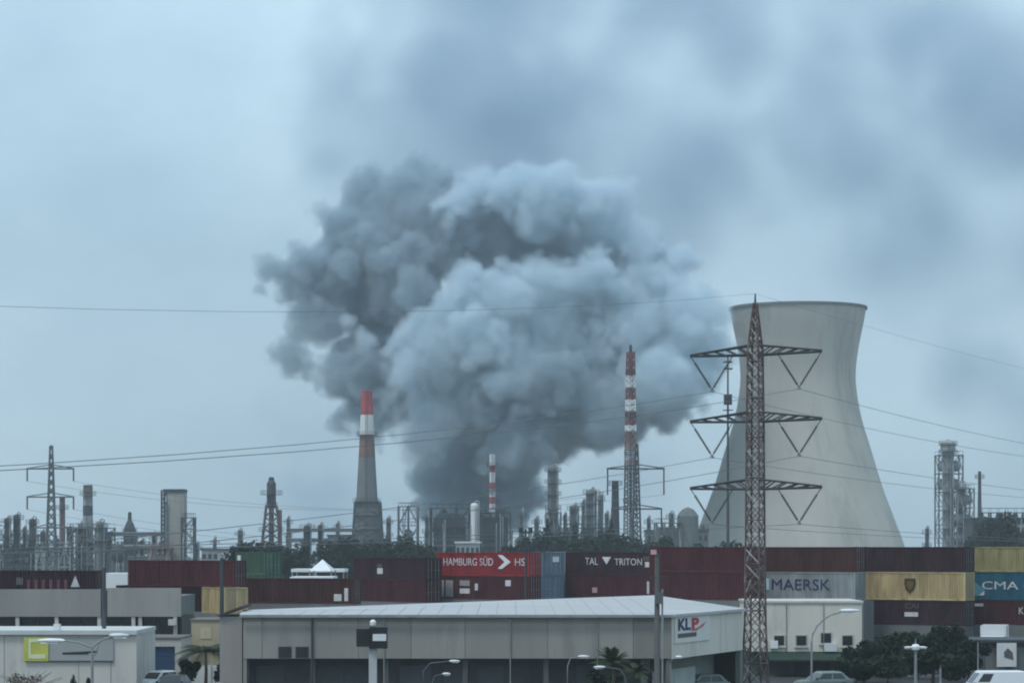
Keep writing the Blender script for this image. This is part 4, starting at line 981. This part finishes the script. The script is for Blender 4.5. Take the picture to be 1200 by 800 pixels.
# ------------------------------------------------------------------ vehicles
def wheel(t, x, y, r=.33, w=.22):
    sgn = -1 if y < 0 else 1
    o = MB().lathe([(r * .62, -w / 2), (r * .95, -w / 2), (r, -w * .3), (r, w * .3), (r * .95, w / 2), (r * .62, w / 2)], 20, closed=True)
    wv = o.build('wheel', tyre_m, t); wv.location = (x, y, r); wv.rotation_euler = (PI / 2, 0, 0)
    rim = MB().lathe([(.05, -w * .42), (r * .2, -w * .44), (r * .62, -w * .34), (r * .62, w * .34), (r * .2, w * .44), (.05, w * .42)], 16).build('rim', chrome, wv)
def loft(sections):
    m = MB(); n = len(sections[0]); vs = [v for s in sections for v in s]; fs = []
    for i in range(len(sections) - 1): fs += [(i * n + k, i * n + (k + 1) % n, (i + 1) * n + (k + 1) % n, (i + 1) * n + k) for k in range(n)]
    fs += [tuple(range(n - 1, -1, -1)), tuple(range((len(sections) - 1) * n, len(sections) * n))]
    return m.add(vs, fs)
def car(x, d, rz, mt, label, kind='car', name='parked_car', grp='vehicles parked in front of the buildings'):
    t = thing(name, label, 'van' if kind == 'van' else 'car', (x, d, 0), rz, grp)
    van = kind == 'van'; L = 5.2 if van else 4.3; W = 1.95 if van else 1.75; Hb = 1.05 if van else .88; Ht = 2.0 if van else 1.46
    def sec(xx, zl, zh, w): return [(xx, -w / 2, zl + .1), (xx, -w / 2 + .06, zl), (xx, w / 2 - .06, zl), (xx, w / 2, zl + .1), (xx, w / 2, zh - .14), (xx, w / 2 - .1, zh), (xx, -w / 2 + .1, zh), (xx, -w / 2, zh - .14)]
    h = L / 2
    bs = [(-h, .36, Hb * .72, W * .84), (-h + .12, .28, Hb * .86, W * .93), (-h + .7, .22, Hb * .95, W), (-.2, .22, Hb, W), (h - 1.1, .22, Hb, W), (h - .15, .26, Hb * (.98 if not van else 1), W * .95), (h, .36, Hb * .85, W * .86)]
    b = loft([sec(*q) for q in bs]).build('body', mt, t)
    def cab(xx0, xx1, xt0, xt1, wt):
        m = MB(); wl = W * .95
        vs = [(xx0, -wl / 2, Hb - .06), (xx1, -wl / 2, Hb - .06), (xx1, wl / 2, Hb - .06), (xx0, wl / 2, Hb - .06), (xt0, -wt / 2, Ht - .07), (xt1, -wt / 2, Ht - .07), (xt1, wt / 2, Ht - .07), (xt0, wt / 2, Ht - .07),
              (xt0 + .14, -wt / 2 + .16, Ht), (xt1 - .14, -wt / 2 + .16, Ht), (xt1 - .14, wt / 2 - .16, Ht), (xt0 + .14, wt / 2 - .16, Ht)]
        return m.add(vs, [(0, 1, 5, 4), (1, 2, 6, 5), (2, 3, 7, 6), (3, 0, 4, 7), (4, 5, 9, 8), (5, 6, 10, 9), (6, 7, 11, 10), (7, 4, 8, 11), (8, 9, 10, 11), (0, 3, 2, 1)]), vs
    x0_, x1_, t0, t1 = (-h + 1.0, h - .08, -h + 1.75, h - .2) if van else (-h + .95, h - .25, -h + 1.75, h - .85)
    m, vs = cab(x0_, x1_, t0, t1, W * (.9 if van else .76)); m.build('cabin', mt, t)
    V = [Vector(v) for v in vs]
    def panel(a, b_, c, e, u0, u1, v0, v1, name_):
        nrm = (b_ - a).cross(e - a).normalized()
        f = lambda u, v: (a.lerp(b_, u)).lerp(e.lerp(c, u), v)
        q = [f(u0, v0), f(u1, v0), f(u1, v1), f(u0, v1)]
        MB().add([p + nrm * .012 for p in q] + [p - nrm * .02 for p in q], [(0, 1, 2, 3), (7, 6, 5, 4), (0, 4, 5, 1), (1, 5, 6, 2), (2, 6, 7, 3), (3, 7, 4, 0)]).build(name_, glass, t)
    for (i, j) in ((0, 1), (2, 3)):
        a_, b_, c_, e_ = V[i], V[j], V[j + 4], V[i + 4]
        if van: panel(a_, b_, c_, e_, *((.08, .3) if i == 0 else (.7, .92)), .25, .88, 'side_window')
        else:
            panel(a_, b_, c_, e_, .1, .48, .15, .88, 'side_window'); panel(a_, b_, c_, e_, .52, .9, .15, .88, 'side_window')
    panel(V[3], V[0], V[4], V[7], .08, .92, .12, .9, 'windscreen')
    panel(V[1], V[2], V[6], V[5], .1, .9, .3, .88, 'rear_window')
    for y in (-1, 1):
        for xx in (-h + .85, h - .85): wheel(t, xx, y * (W / 2 - .1))
        MB().box((-h + .06, y * W * .32, Hb * .62), (.14, .36, .14)).build('headlight', lamp_glass, t)
        MB().box((h - .05, y * W * .34, Hb * .66), (.12, .26, .16)).build('tail_light', logo_red, t)
        MB().box((x0_ + .25, y * (W / 2 + .08), Hb + .08), (.14, .16, .13)).build('mirror', black_paint, t)
    MB().box((-h - .01, 0, .42), (.08, W * .7, .14)).build('bumper', black_paint, t)
    return t
p_white = mat('white_car_paint', (.72, .73, .74), .25, .03, .5, spec=.6); p_dark = mat('dark_car_paint', (.025, .028, .035), .2, .1, .5, spec=.6)
p_silver = mat('silver_car_paint', (.34, .36, .37), .25, .05, .5, spec=.6); p_green = mat('grey_green_car_paint', (.16, .2, .19), .25, .05, .5, spec=.6)
car(X(186, 197), 197, math.radians(60), p_white, 'white car parked before the blue roller door')
car(X(203, 191), 191, math.radians(80), p_dark, 'black car at the bottom edge under the blue door')
car(X(366, 191), 191, math.radians(35), p_white, 'white van with a dark rear parked under the warehouse windows', 'van', 'parked_van')
car(X(335, 190), 190, math.radians(75), p_silver, 'silver car left of the white van below the warehouse')
car(X(400, 186), 186, math.radians(12), p_dark, 'black car right of the white van below the warehouse')
car(X(540, 187), 187, math.radians(10), p_dark, 'dark car at the bottom edge under the low lamp')
car(X(495, 189), 189, math.radians(8), p_silver, 'silver car at the bottom edge left of the low lamp')
car(X(650, 189), 189, math.radians(15), p_dark, 'black car by the white post below the warehouse')
car(X(822, 192), 192, math.radians(25), p_green, 'grey green car below the lettered sign')
car(X(965, 196), 196, math.radians(18), p_green, 'grey green car under the tall curved street lamp')
car(X(1160, 186), 186, math.radians(4), p_white, 'white van filling the bottom right corner', 'van', 'parked_van')
car(X(1186, 246), 246, math.radians(15), p_white, 'white van under the maroon container at the right edge', 'van', 'parked_van')
car(X(1033, 236), 236, math.radians(12), p_white, 'white van behind the trees beside the office building', 'van', 'parked_van')
def truck(x, d, rz, label):
    t = thing('box_truck', label, 'truck', (x, d, 0), rz, 'vehicles parked in front of the buildings')
    MB().mm(-1.6, 3.4, -1.2, 1.2, 1.0, 3.5).build('cargo_box', p_white, t)
    loft([[(-3.3, -1.05, .5), (-3.3, 1.05, .5), (-3.3, 1.05, 1.6), (-3.3, -1.05, 1.6)], [(-3.2, -1.1, .5), (-3.2, 1.1, .5), (-3.1, 1.1, 1.9), (-3.1, -1.1, 1.9)], [(-2.9, -1.1, .5), (-2.9, 1.1, .5), (-2.7, 1.05, 2.5), (-2.7, -1.05, 2.5)], [(-1.72, -1.1, .5), (-1.72, 1.1, .5), (-1.72, 1.05, 2.6), (-1.72, -1.05, 2.6)]]).build('cab', p_white, t)
    MB().mm(-3.3, 3.3, -.5, .5, .55, .8).build('chassis', black_paint, t)
    MB().mm(-2.6, -1.9, -1.125, -1.09, 1.55, 2.3).build('side_window', glass, t)
    for xx in (-2.4, 1.2, 2.3):
        for y in (-1, 1): wheel(t, xx, y * .95, .45, .28)
    return t
truck(X(1165, 244), 244, math.radians(76), 'white box truck standing before the right containers')

# ------------------------------------------------------------------ street lamps, poles, signs
def head(m, p, dx, w=.16): pass
def lamp_head(t, p, dx, L=.9, th=.2):
    m = MB(); x, y, z = p; s = 1 if dx > 0 else -1
    prof = [(0, .05), (.15, .11), (.55, .13), (.9, .07), (1, .01)]
    vs = []; n = 10
    for q, r in prof:
        for k in range(n):
            a = 2 * PI * k / n; vs.append((x + s * L * q, y + math.cos(a) * r * 1.7, z + math.sin(a) * r * (th / .2)))
    fs = [(i * n + k, i * n + (k + 1) % n, (i + 1) * n + (k + 1) % n, (i + 1) * n + k) for i in range(len(prof) - 1) for k in range(n)]
    h = m.add(vs, fs + [tuple(range(n)), tuple(range(len(vs) - n, len(vs)))]).build('lamp_head', white_paint, t, True)
    MB().mm(min(x + s * L * .25, x + s * L * .85), max(x + s * L * .25, x + s * L * .85), y - .12, y + .12, z - .15 * th / .2, z - .09 * th / .2).build('lens', lamp_glass, h)
LG = 'street lamps along the road'
# double arm lamp at far left, near the viewer
d = 172; t = thing('street_lamp', 'double armed street lamp with two white heads before the pale building', 'street lamp', (X(108, d), d, 0), 0, LG)
zt = Z(757, d)
MB().tube((0, 0, 0), (0, 0, zt), .13, .08, 10).build('pole', galv, t)
MB().path([(0, 0, zt - .1), (-.9, 0, zt + .28), (X(75, d) - X(108, d), 0, Z(750, d))], .055, 8).build('arm', galv, t)
MB().path([(0, 0, zt - .1), (.35, 0, zt + .25), (.9, 0, zt + .55), (X(130, d) - X(108, d), 0, Z(746, d))], .055, 8).build('arm', galv, t)
MB().bar((-2.0, 0, Z(765, d)), (.35, 0, Z(763, d)), .1).build('sign_arm', black_paint, t)
MB().path([(0, 0, zt - .9), (.25, 0, zt - .4), (.5, 0, zt + .3)], .05, 6).build('strut', galv, t)
lamp_head(t, (X(76, d) - X(108, d), 0, Z(750, d)), -1, 1.9, .26); lamp_head(t, (X(128, d) - X(108, d), 0, Z(744, d)), 1, 1.35, .26)
# curved lamp
d = 188; t = thing('street_lamp', 'tall curved arm street lamp with a white head before the office building', 'street lamp', (X(951, d), d, 0), 0, LG)
pts = [(0, 0, 0), (0, 0, Z(752, d)), (.1, 0, Z(742, d)), (.4, 0, Z(733, d)), (.9, 0, Z(725, d)), (1.5, 0, Z(719.5, d)), (2.15, 0, Z(717, d))]
MB().path(pts, .085, 10, .05).build('pole', galv, t); lamp_head(t, (2.05, 0, Z(715, d)), 1, 1.55, .24)
# post top lantern
d = 183; t = thing('street_lamp', 'post top lamp with cross shaped white heads in front of the dark trees', 'street lamp', (X(1073, d), d, 0), 0, LG)
MB().tube((0, 0, 0), (0, 0, Z(762, d)), .14, .09, 10).build('pole', galv, t)
MB().lathe([(.1, Z(762, d)), (.3, Z(760.5, d)), (.33, Z(757, d)), (.2, Z(754.5, d)), (.05, Z(754, d))], 16).build('lantern', white_paint, t)
for sx in (-1, 1): lamp_head(t, (sx * .2, 0, Z(758, d)), sx, .65, .14)
MB().tube((0, 0, Z(754, d)), (0, 0, Z(747, d)), .05, .02, 6).build('finial', galv, t)
# low lamps in front of the warehouse
for (xp, xh, yh, xe, dd, lab) in ((496, 528, 774, 541, 176, 'low street lamp reaching right under the warehouse eave'), (506, 519, 789, 529, 170, 'lower small lamp at the bottom edge below the warehouse wall'),
                                  (733, 708, 781, 694, 170, 'low street lamp reaching left under the yucca'), (665, 678, 768.5, 692, 176, 'white post lamp with a flat head below the warehouse wall'), (786, 792, 769, 800, 174, 'small white lamp beside the utility pole')):
    t = thing('street_lamp', lab, 'street lamp', (X(xp, dd), dd, 0), 0, LG); ex = X(xh, dd) - X(xp, dd); zh = Z(yh, dd)
    MB().path([(0, 0, 0), (0, 0, zh - .7), (ex * .25, 0, zh - .15), (ex, 0, zh)], .05, 8, .03).build('pole', galv if xp in (665, 786) else steel_grey, t)
    lamp_head(t, (ex * .95, 0, zh), 1 if ex > 0 else -1, abs(X(xe, dd) - X(xh, dd)), .15)
# pylon sign with black box
d = 174; t = thing('pole_sign', 'black box sign with a white patch on a pale pole before the warehouse', 'sign', (X(437, d), d, 0), math.radians(0))
MB().mm(-.27, .27, -.2, .2, 0, Z(756, d)).build('pole', mat('pale_pole_paint', (.46, .47, .47), .6, .08, .6), t)
MB().mm(X(418, d) - X(437, d), X(433, d) - X(437, d), -.45, .45, Z(757, d), Z(736, d)).build('side_box', black_paint, t)
MB().mm(X(433, d) - X(437, d) + .005, X(454, d) - X(437, d), -.55, .4, Z(759, d), Z(734, d)).build('sign_box', black_paint, t)
MB().mm(X(437, d) - X(437, d) + .02, X(453, d) - X(437, d), -.58, -.552, Z(750, d), Z(742, d)).build('white_patch', white_paint, t)
MB().lathe([(.08, Z(734, d)), (.2, Z(732, d)), (.22, Z(728, d)), (.08, Z(725.5, d))], 12).build('lamp', lamp_glass, t)
# poles
def pole(x, d, ytop, r, label, mt, cross=None, name='utility_pole'):
    t = thing(name, label, 'pole', (X(x, d), d, 0)); zt = Z(ytop, d)
    MB().tube((0, 0, 0), (0, 0, zt), r, r * .72, 10).build('shaft', mt, t)
    for (yy, w, ofs) in cross or (): MB().box((ofs, 0, Z(yy, d)), (w, .16, .16)).build('cross_arm', steel_dark, t)
    MB().lathe([(r * .8, zt), (r * .8, zt + .12), (.03, zt + .2)], 8).build('cap', steel_dark, t)
    return t
up = pole(770, 176, 652, .22, 'thick grey utility pole in front of the warehouse apex', mat('weathered_pole', (.13, .125, .12), .9, .3, .8, V3), ((676, 1.1, 0), (690, .8, .1)))
MB().box((.1, -.35, Z(700, 176)), (.55, .4, .8)).build('junction_box', steel_grey, up)
MB().tube((.36, -.05, 0), (.36, -.05, Z(690, 176)), .07, n=6).build('conduit', galv, up)
pole(122, 196, 667, .2, 'dark thin pole before the joint of the grey parapet', steel_dark)
pole(260, 212, 656, .22, 'dark pole in front of the mustard container at left', steel_dark)
fl = pole(616, 240, 622, .13, 'thin dark light mast in front of the bright red container', steel_dark, ((624, 1.0, 0),), 'light_mast')
for q in (-.45, .45): MB().box((q, -.2, Z(621, 240)), (.4, .25, .5)).build('floodlight', steel_dark, fl)
pole(1146, 200, 752, .06, 'slim grey post before the dark shed', galv)
pole(1102, 196, 782, .1, 'short grey post at the foot of the trees', galv)

# ------------------------------------------------------------------ near plants
def near_tree(x, d, ytop, w, seed, label, dens=4200):
    rnd = random.Random(seed); H = Z(ytop, d) * 1.06; a = w * d / FPX / 2
    lobes = [((rnd.uniform(-.75, .75) * a, rnd.uniform(-.6, .6) * a, H * rnd.uniform(.3, .84)), (a * rnd.uniform(.28, .45), a * rnd.uniform(.28, .42), H * rnd.uniform(.12, .2))) for _ in range(14)]
    t = thing('tree', label, 'tree', (X(x, d), d, 0), 0, 'dark bushes and trees near the viewer')
    m = MB(); m.path([(0, 0, 0), (.05, 0, H * .3), (-.05, .05, H * .55)], .16, 8, .07)
    for c, _ in lobes[:8]: m.path([(0, 0, H * rnd.uniform(.2, .4)), (c[0] * .6, c[1] * .6, c[2] * .85), c], .06, 6, .02)
    m.build('trunk', bark, t); link('crown', leaf_mesh('crown', lobes, dens, .2, leaf_near, seed), t)
for i, a in enumerate([(1012, 207, 752, 60, 'rounded dark tree at the right end of the office building'), (1042, 214, 746, 56, 'dark tree right of the rounded one'), (1075, 212, 738, 70, 'broad dark tree behind the post top lamp'),
                       (1112, 210, 730, 62, 'tallest dark tree at the lower right'), (1093, 203, 757, 80, 'bushy dark tree in front of the tallest one'), (1040, 203, 764, 70, 'low dark bush left of the post top lamp'), (1003, 204, 770, 52, 'low dark bush at the leftmost end of the tree row'), (1135, 208, 752, 54, 'dark tree at the right end of the row beside the slim post')]):
    near_tree(a[0], a[1], a[2], a[3], 50 + i, a[4])
def palm(x, d, ztop, L, n, label, seed, droop=1.0, trunk=.14, up=.5):
    rnd = random.Random(seed); t = thing('palm', label, 'palm', (X(x, d), d, 0))
    m = MB(); m.path([(0, 0, 0), (.04, 0, ztop * .5), (.0, 0, ztop)], trunk, 9, trunk * .75); m.build('trunk', bark, t)
    for i in range(n):
        az = 2 * PI * i / n + rnd.uniform(-.3, .3); el = rnd.uniform(-.1, 1.2) * up + .15; ln = L * rnd.uniform(.8, 1.15)
        m = MB(); pts = []
        for q in range(9):
            u = q / 8; r = ln * u * math.cos(el) ; zz = ztop + ln * (math.sin(el) * u - droop * .55 * u * u)
            pts.append(Vector((r * math.cos(az), r * math.sin(az), zz)))
        m.path(pts, .03, 4, .008)
        side = Vector((-math.sin(az), math.cos(az), 0))
        for q in range(1, 25):
            u = q / 25 * 8; k = int(u); p = pts[k].lerp(pts[min(8, k + 1)], u - k); dr = (pts[min(8, k + 1)] - pts[k]).normalized()
            lw = L * .26 * math.sin(PI * min(.97, .12 + q / 27))
            for s in (-1, 1):
                e = p + side * s * lw * .8 + dr * lw * .55 - Vector((0, 0, lw * .35 * droop)); b = dr * .045
                m.add([p - b, p + b, e], [(0, 1, 2)])
        m.build('frond', leaf_palm, t)
    return t
palm(241, 198, Z(763, 198), 2.9, 24, 'small fan shaped palm before the white boundary wall', 3, 1.05)
palm(718, 176, Z(775, 176), 1.75, 30, 'spiky dark yucca palm in front of the warehouse', 8, .55, .13, 1.1)
palm(746, 178, Z(786, 178), 1.6, 20, 'lower leafy palm right of the yucca', 9, .9, .12, .8)
near_tree(705, 179, 782, 52, 71, 'dark shrub around the yucca before the warehouse', 2200)
near_tree(222, 199, 772, 26, 72, 'dark shrub left of the fan shaped palm', 1500)
near_tree(268, 200, 776, 34, 73, 'dark shrub right of the fan shaped palm', 1700)
# bare shrub at the bottom left and small cypress tips
sh_ = thing('shrub', 'bare reddish shrub at the bottom left corner', 'shrub', (X(30, 180), 180, 0)); m = MB(); rnd = random.Random(5)
for i in range(46):
    a = rnd.uniform(0, 6.28); q = rnd.uniform(.3, 1.9); h = rnd.uniform(1.0, 2.35)
    m.path([(0, 0, 0), (q * .3 * math.cos(a), q * .3 * math.sin(a), h * .6), (q * math.cos(a) * 1.4, q * math.sin(a), h)], .035, 4, .012)
m.build('branches', bark, sh_); link('foliage', leaf_mesh('foliage', [((rnd.uniform(-2, 2), rnd.uniform(-1, 1), rnd.uniform(1.2, 1.9)), (.5, .4, .3)) for _ in range(9)], 420, .09, mat('brown_leaf', (.09, .06, .045), .8, .4, 1), 4), sh_)
for xx, yy, lab in ((86, 789, 'left of two small dark conifer tips before the pale building'), (104, 791, 'right of two small dark conifer tips before the pale building')):
    d = 182; t = thing('conifer', lab, 'conifer', (X(xx, d), d, 0)); H = Z(yy, d)
    MB().path([(0, 0, 0), (0, 0, H * .9)], .07, 6, .02).build('trunk', bark, t)
    link('crown', leaf_mesh('crown', [((0, 0, H * (.25 + .08 * q)), (.5 - .05 * q, .5 - .05 * q, H * .08)) for q in range(9)], 1100, .1, leaf_near, xx), t)

# ------------------------------------------------------------------ smoke: real volumes grown from clustered puffs
RAD = [60, 45, 34, 26, 20, 15.5, 12, 9, 6.6, 4.8, 3.5, 2.5, 1.8]
def puffs(spec, d, dep, seed, levels=(9, 6, 5)):
    rnd = random.Random(seed); out = []
    def add(p, r, lv):
        out.append((p, r))
        if lv >= len(levels): return
        for i in range(levels[lv]):
            v = Vector((rnd.gauss(0, 1), rnd.gauss(0, 1), rnd.gauss(0, 1))).normalized()
            add(p + v * r * rnd.uniform(.72, 1.02), r * rnd.uniform(.36, .58), lv + 1)
    for x, y, r, *yo in spec:
        p = P(x, y, d + (yo[0] if yo else 0)); p.y += rnd.uniform(-dep, dep) * (.3 if yo else 1); add(p, r * d / FPX, 0)
    return out
def volume_mat(name, col, dens):
    m = D.materials.new(name); m.use_nodes = True; t = m.node_tree; t.nodes.clear()
    o = t.nodes.new('ShaderNodeOutputMaterial'); v = t.nodes.new('ShaderNodeVolumePrincipled')
    v.inputs['Color'].default_value = (*col, 1); v.inputs['Density'].default_value = dens; v.inputs['Anisotropy'].default_value = 0.0
    t.links.new(v.outputs[0], o.inputs['Volume']); return m
def volume(name, pts, vox, soft, mt, wamp, wscale, fine=5.6, fscale=.27, pad=6, rmin=1.5, k=.6, floor_=.35):
    pts = [(p, r) for p, r in pts if r > rmin]
    mn = [min(p[i] - r for p, r in pts) - pad for i in range(3)]; mxx = [max(p[i] + r for p, r in pts) + pad for i in range(3)]; mn[2] = max(mn[2], .5)
    me = D.meshes.new(name); me.from_pydata([p for p, r in pts], [], []); at = me.attributes.new('size_class', 'INT', 'POINT'); used = set()
    for i, (p, r) in enumerate(pts):
        c = min(range(len(RAD)), key=lambda q: abs(math.log(RAD[q] / r))); at.data[i].value = c; used.add(c)
    ob = D.objects.new(name, me); COL.objects.link(ob)
    ng = D.node_groups.new(name, 'GeometryNodeTree')
    ng.interface.new_socket('Geometry', in_out='INPUT', socket_type='NodeSocketGeometry'); ng.interface.new_socket('Geometry', in_out='OUTPUT', socket_type='NodeSocketGeometry')
    N = ng.nodes; L = ng.links; gi = N.new('NodeGroupInput'); go = N.new('NodeGroupOutput')
    na = N.new('GeometryNodeInputNamedAttribute'); na.data_type = 'INT'; na.inputs[0].default_value = 'size_class'
    pos = N.new('GeometryNodeInputPosition')
    def M(op, *a):
        q = N.new('ShaderNodeMath'); q.operation = op
        for i, v in enumerate(a):
            if isinstance(v, (int, float)): q.inputs[i].default_value = v
            else: L.new(v, q.inputs[i])
        return q.outputs[0]
    def NZ(scale, detail, rough=.55):
        n = N.new('ShaderNodeTexNoise'); n.inputs['Scale'].default_value = scale; n.inputs['Detail'].default_value = detail; n.inputs['Roughness'].default_value = rough
        L.new(pos.outputs[0], n.inputs['Vector']); return n
    n1 = NZ(wscale, 3)
    sub = N.new('ShaderNodeVectorMath'); sub.operation = 'SUBTRACT'; L.new(n1.outputs['Color'], sub.inputs[0]); sub.inputs[1].default_value = (.5, .5, .5)
    n1b = NZ(wscale * 4.2, 4, .6); subb = N.new('ShaderNodeVectorMath'); subb.operation = 'SUBTRACT'; L.new(n1b.outputs['Color'], subb.inputs[0]); subb.inputs[1].default_value = (.5, .5, .5)
    madb = N.new('ShaderNodeVectorMath'); madb.operation = 'MULTIPLY_ADD'; L.new(subb.outputs[0], madb.inputs[0]); madb.inputs[1].default_value = (wamp * .62,) * 3; L.new(pos.outputs[0], madb.inputs[2])
    mad = N.new('ShaderNodeVectorMath'); mad.operation = 'MULTIPLY_ADD'; L.new(sub.outputs[0], mad.inputs[0]); mad.inputs[1].default_value = (wamp,) * 3; L.new(madb.outputs[0], mad.inputs[2])
    f = None
    for c in sorted(used):
        cm = N.new('FunctionNodeCompare'); cm.data_type = 'INT'; cm.operation = 'EQUAL'; L.new(na.outputs[0], cm.inputs[2]); cm.inputs[3].default_value = c
        sg_ = N.new('GeometryNodeSeparateGeometry'); sg_.domain = 'POINT'; L.new(gi.outputs[0], sg_.inputs[0]); L.new(cm.outputs[0], sg_.inputs[1])
        pr = N.new('GeometryNodeProximity'); pr.target_element = 'POINTS'; L.new(sg_.outputs[0], pr.inputs[0]); L.new(mad.outputs[0], pr.inputs['Sample Position'])
        fk = M('SUBTRACT', RAD[c], pr.outputs['Distance']); f = fk if f is None else M('SMOOTH_MAX', f, fk, k)
    n2 = NZ(fscale, 9, .64); f = M('ADD', f, M('MULTIPLY', M('SUBTRACT', n2.outputs[0], .55), fine))
    n3 = NZ(wscale * 1.6, 3)
    dn = M('MULTIPLY', M('MINIMUM', M('MAXIMUM', M('DIVIDE', f, soft), 0.0), 1.0), M('MAXIMUM', M('MULTIPLY_ADD', n3.outputs[0], 1.6, floor_ - .5), .05))
    vc = N.new('GeometryNodeVolumeCube'); L.new(dn, vc.inputs['Density']); vc.inputs['Min'].default_value = mn; vc.inputs['Max'].default_value = mxx
    for i, a in enumerate('XYZ'): vc.inputs['Resolution ' + a].default_value = max(8, int((mxx[i] - mn[i]) / vox))
    sm = N.new('GeometryNodeSetMaterial'); sm.inputs['Material'].default_value = mt; L.new(vc.outputs[0], sm.inputs[0]); L.new(sm.outputs[0], go.inputs[0])
    md = ob.modifiers.new('smoke', 'NODES'); md.node_group = ng; me.materials.append(mt)
    ob['kind'] = 'stuff'; return ob
DS = 850
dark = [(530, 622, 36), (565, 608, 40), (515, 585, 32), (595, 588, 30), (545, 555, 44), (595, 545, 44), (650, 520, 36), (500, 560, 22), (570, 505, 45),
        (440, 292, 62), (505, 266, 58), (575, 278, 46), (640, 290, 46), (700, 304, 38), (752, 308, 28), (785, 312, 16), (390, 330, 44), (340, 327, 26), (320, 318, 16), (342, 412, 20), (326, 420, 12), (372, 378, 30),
        (412, 440, 38), (425, 480, 34), (440, 505, 24), (392, 258, 24), (375, 247, 15), (440, 375, 46), (470, 330, 50), (355, 365, 18), (465, 450, 40), (620, 300, 50), (648, 452, 34, -34), (710, 495, 38, -32), (560, 468, 24, -34), (690, 318, 30, -14), (500, 520, 30, -30), (770, 488, 26, -26), (610, 520, 40, -30), (358, 430, 16), (310, 345, 12), (352, 300, 14), (425, 232, 30), (475, 222, 34), (520, 215, 22), (372, 250, 14)]  # puffs with a negative offset paint shading onto the front of the pale billow
light = [(525, 415, 58), (580, 370, 60), (598, 450, 78), (675, 425, 72), (735, 375, 60), (800, 375, 46), (840, 360, 22), (695, 478, 52), (770, 450, 54), (515, 485, 38), (822, 425, 28), (780, 492, 26), (500, 380, 26), (545, 330, 24), (640, 360, 50), (690, 330, 28), (560, 480, 40), (600, 320, 20), (600, 224, 36, 6), (650, 234, 40, 4), (705, 254, 38, 4), (748, 280, 28, 4), (560, 214, 24, 8), (800, 300, 22, 4), (540, 232, 26, 2), (770, 330, 30), (470, 420, 26), (455, 470, 20), (420, 395, 16, -6), (395, 372, 14, -4), (850, 400, 20)]
o = volume('dark_smoke_and_shading', puffs(dark, DS + 12, 10, 3), .55, 2.4, volume_mat('dark_smoke_and_shading_volume', (.56, .665, .735), .42), 14, .028); o['label'] = 'dark grey billowing smoke rising from the refinery, plus dark puffs as shading on the pale billows'; 
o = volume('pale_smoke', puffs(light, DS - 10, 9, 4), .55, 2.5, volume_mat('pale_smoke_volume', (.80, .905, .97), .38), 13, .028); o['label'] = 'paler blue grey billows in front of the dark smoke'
rv = random.Random(21); drift = []
def veil(x0, y0, x1, y1, w, n, r0, r1):     # puffs scattered along a drifting band
    for q in range(n):
        t = rv.random(); drift.append((x0 + (x1 - x0) * t + rv.gauss(0, w), y0 + (y1 - y0) * t + rv.gauss(0, w), rv.uniform(r0, r1)))
veil(540, 230, 600, -60, 42, 26, 60, 100)
veil(600, 130, 860, 290, 40, 20, 60, 95)
veil(415, 200, 455, -20, 24, 15, 45, 66)
veil(860, 260, 1000, 90, 30, 9, 40, 62)
veil(1080, 30, 1210, 180, 34, 16, 60, 95)
veil(1210, 180, 1180, 330, 25, 6, 45, 65)
veil(740, -10, 1010, 60, 40, 12, 60, 90)
veil(940, 190, 1140, 310, 40, 12, 60, 85)
veil(1080, 420, 1200, 440, 25, 5, 45, 60)
veil(370, 520, 410, 620, 20, 7, 42, 60)
veil(690, 570, 780, 560, 20, 4, 40, 52)
o = volume('drifting_smoke', puffs(drift, 960, 40, 6, (6, 4)), 3.2, 40, volume_mat('drifting_smoke_volume', (.46, .61, .75), .072), 34, .012, 16, .035, 12, 4, 9, .25); o['label'] = 'thin drifting smoke veil high behind the plume'

# ------------------------------------------------------------------ haze
hz = MB().mm(-1560, 1560, -330, 2660, -1.5, 275).build('haze', None); hz['kind'] = 'stuff'
hm = D.materials.new('haze_air'); hm.use_nodes = True; t = hm.node_tree; t.nodes.clear()
ho = t.nodes.new('ShaderNodeOutputMaterial'); hv = t.nodes.new('ShaderNodeVolumePrincipled')
hv.inputs['Color'].default_value = (.80, .88, .93, 1); hv.inputs['Density'].default_value = .00021; hv.inputs['Anisotropy'].default_value = .0
t.links.new(hv.outputs[0], ho.inputs['Volume']); hz.data.materials.append(hm)
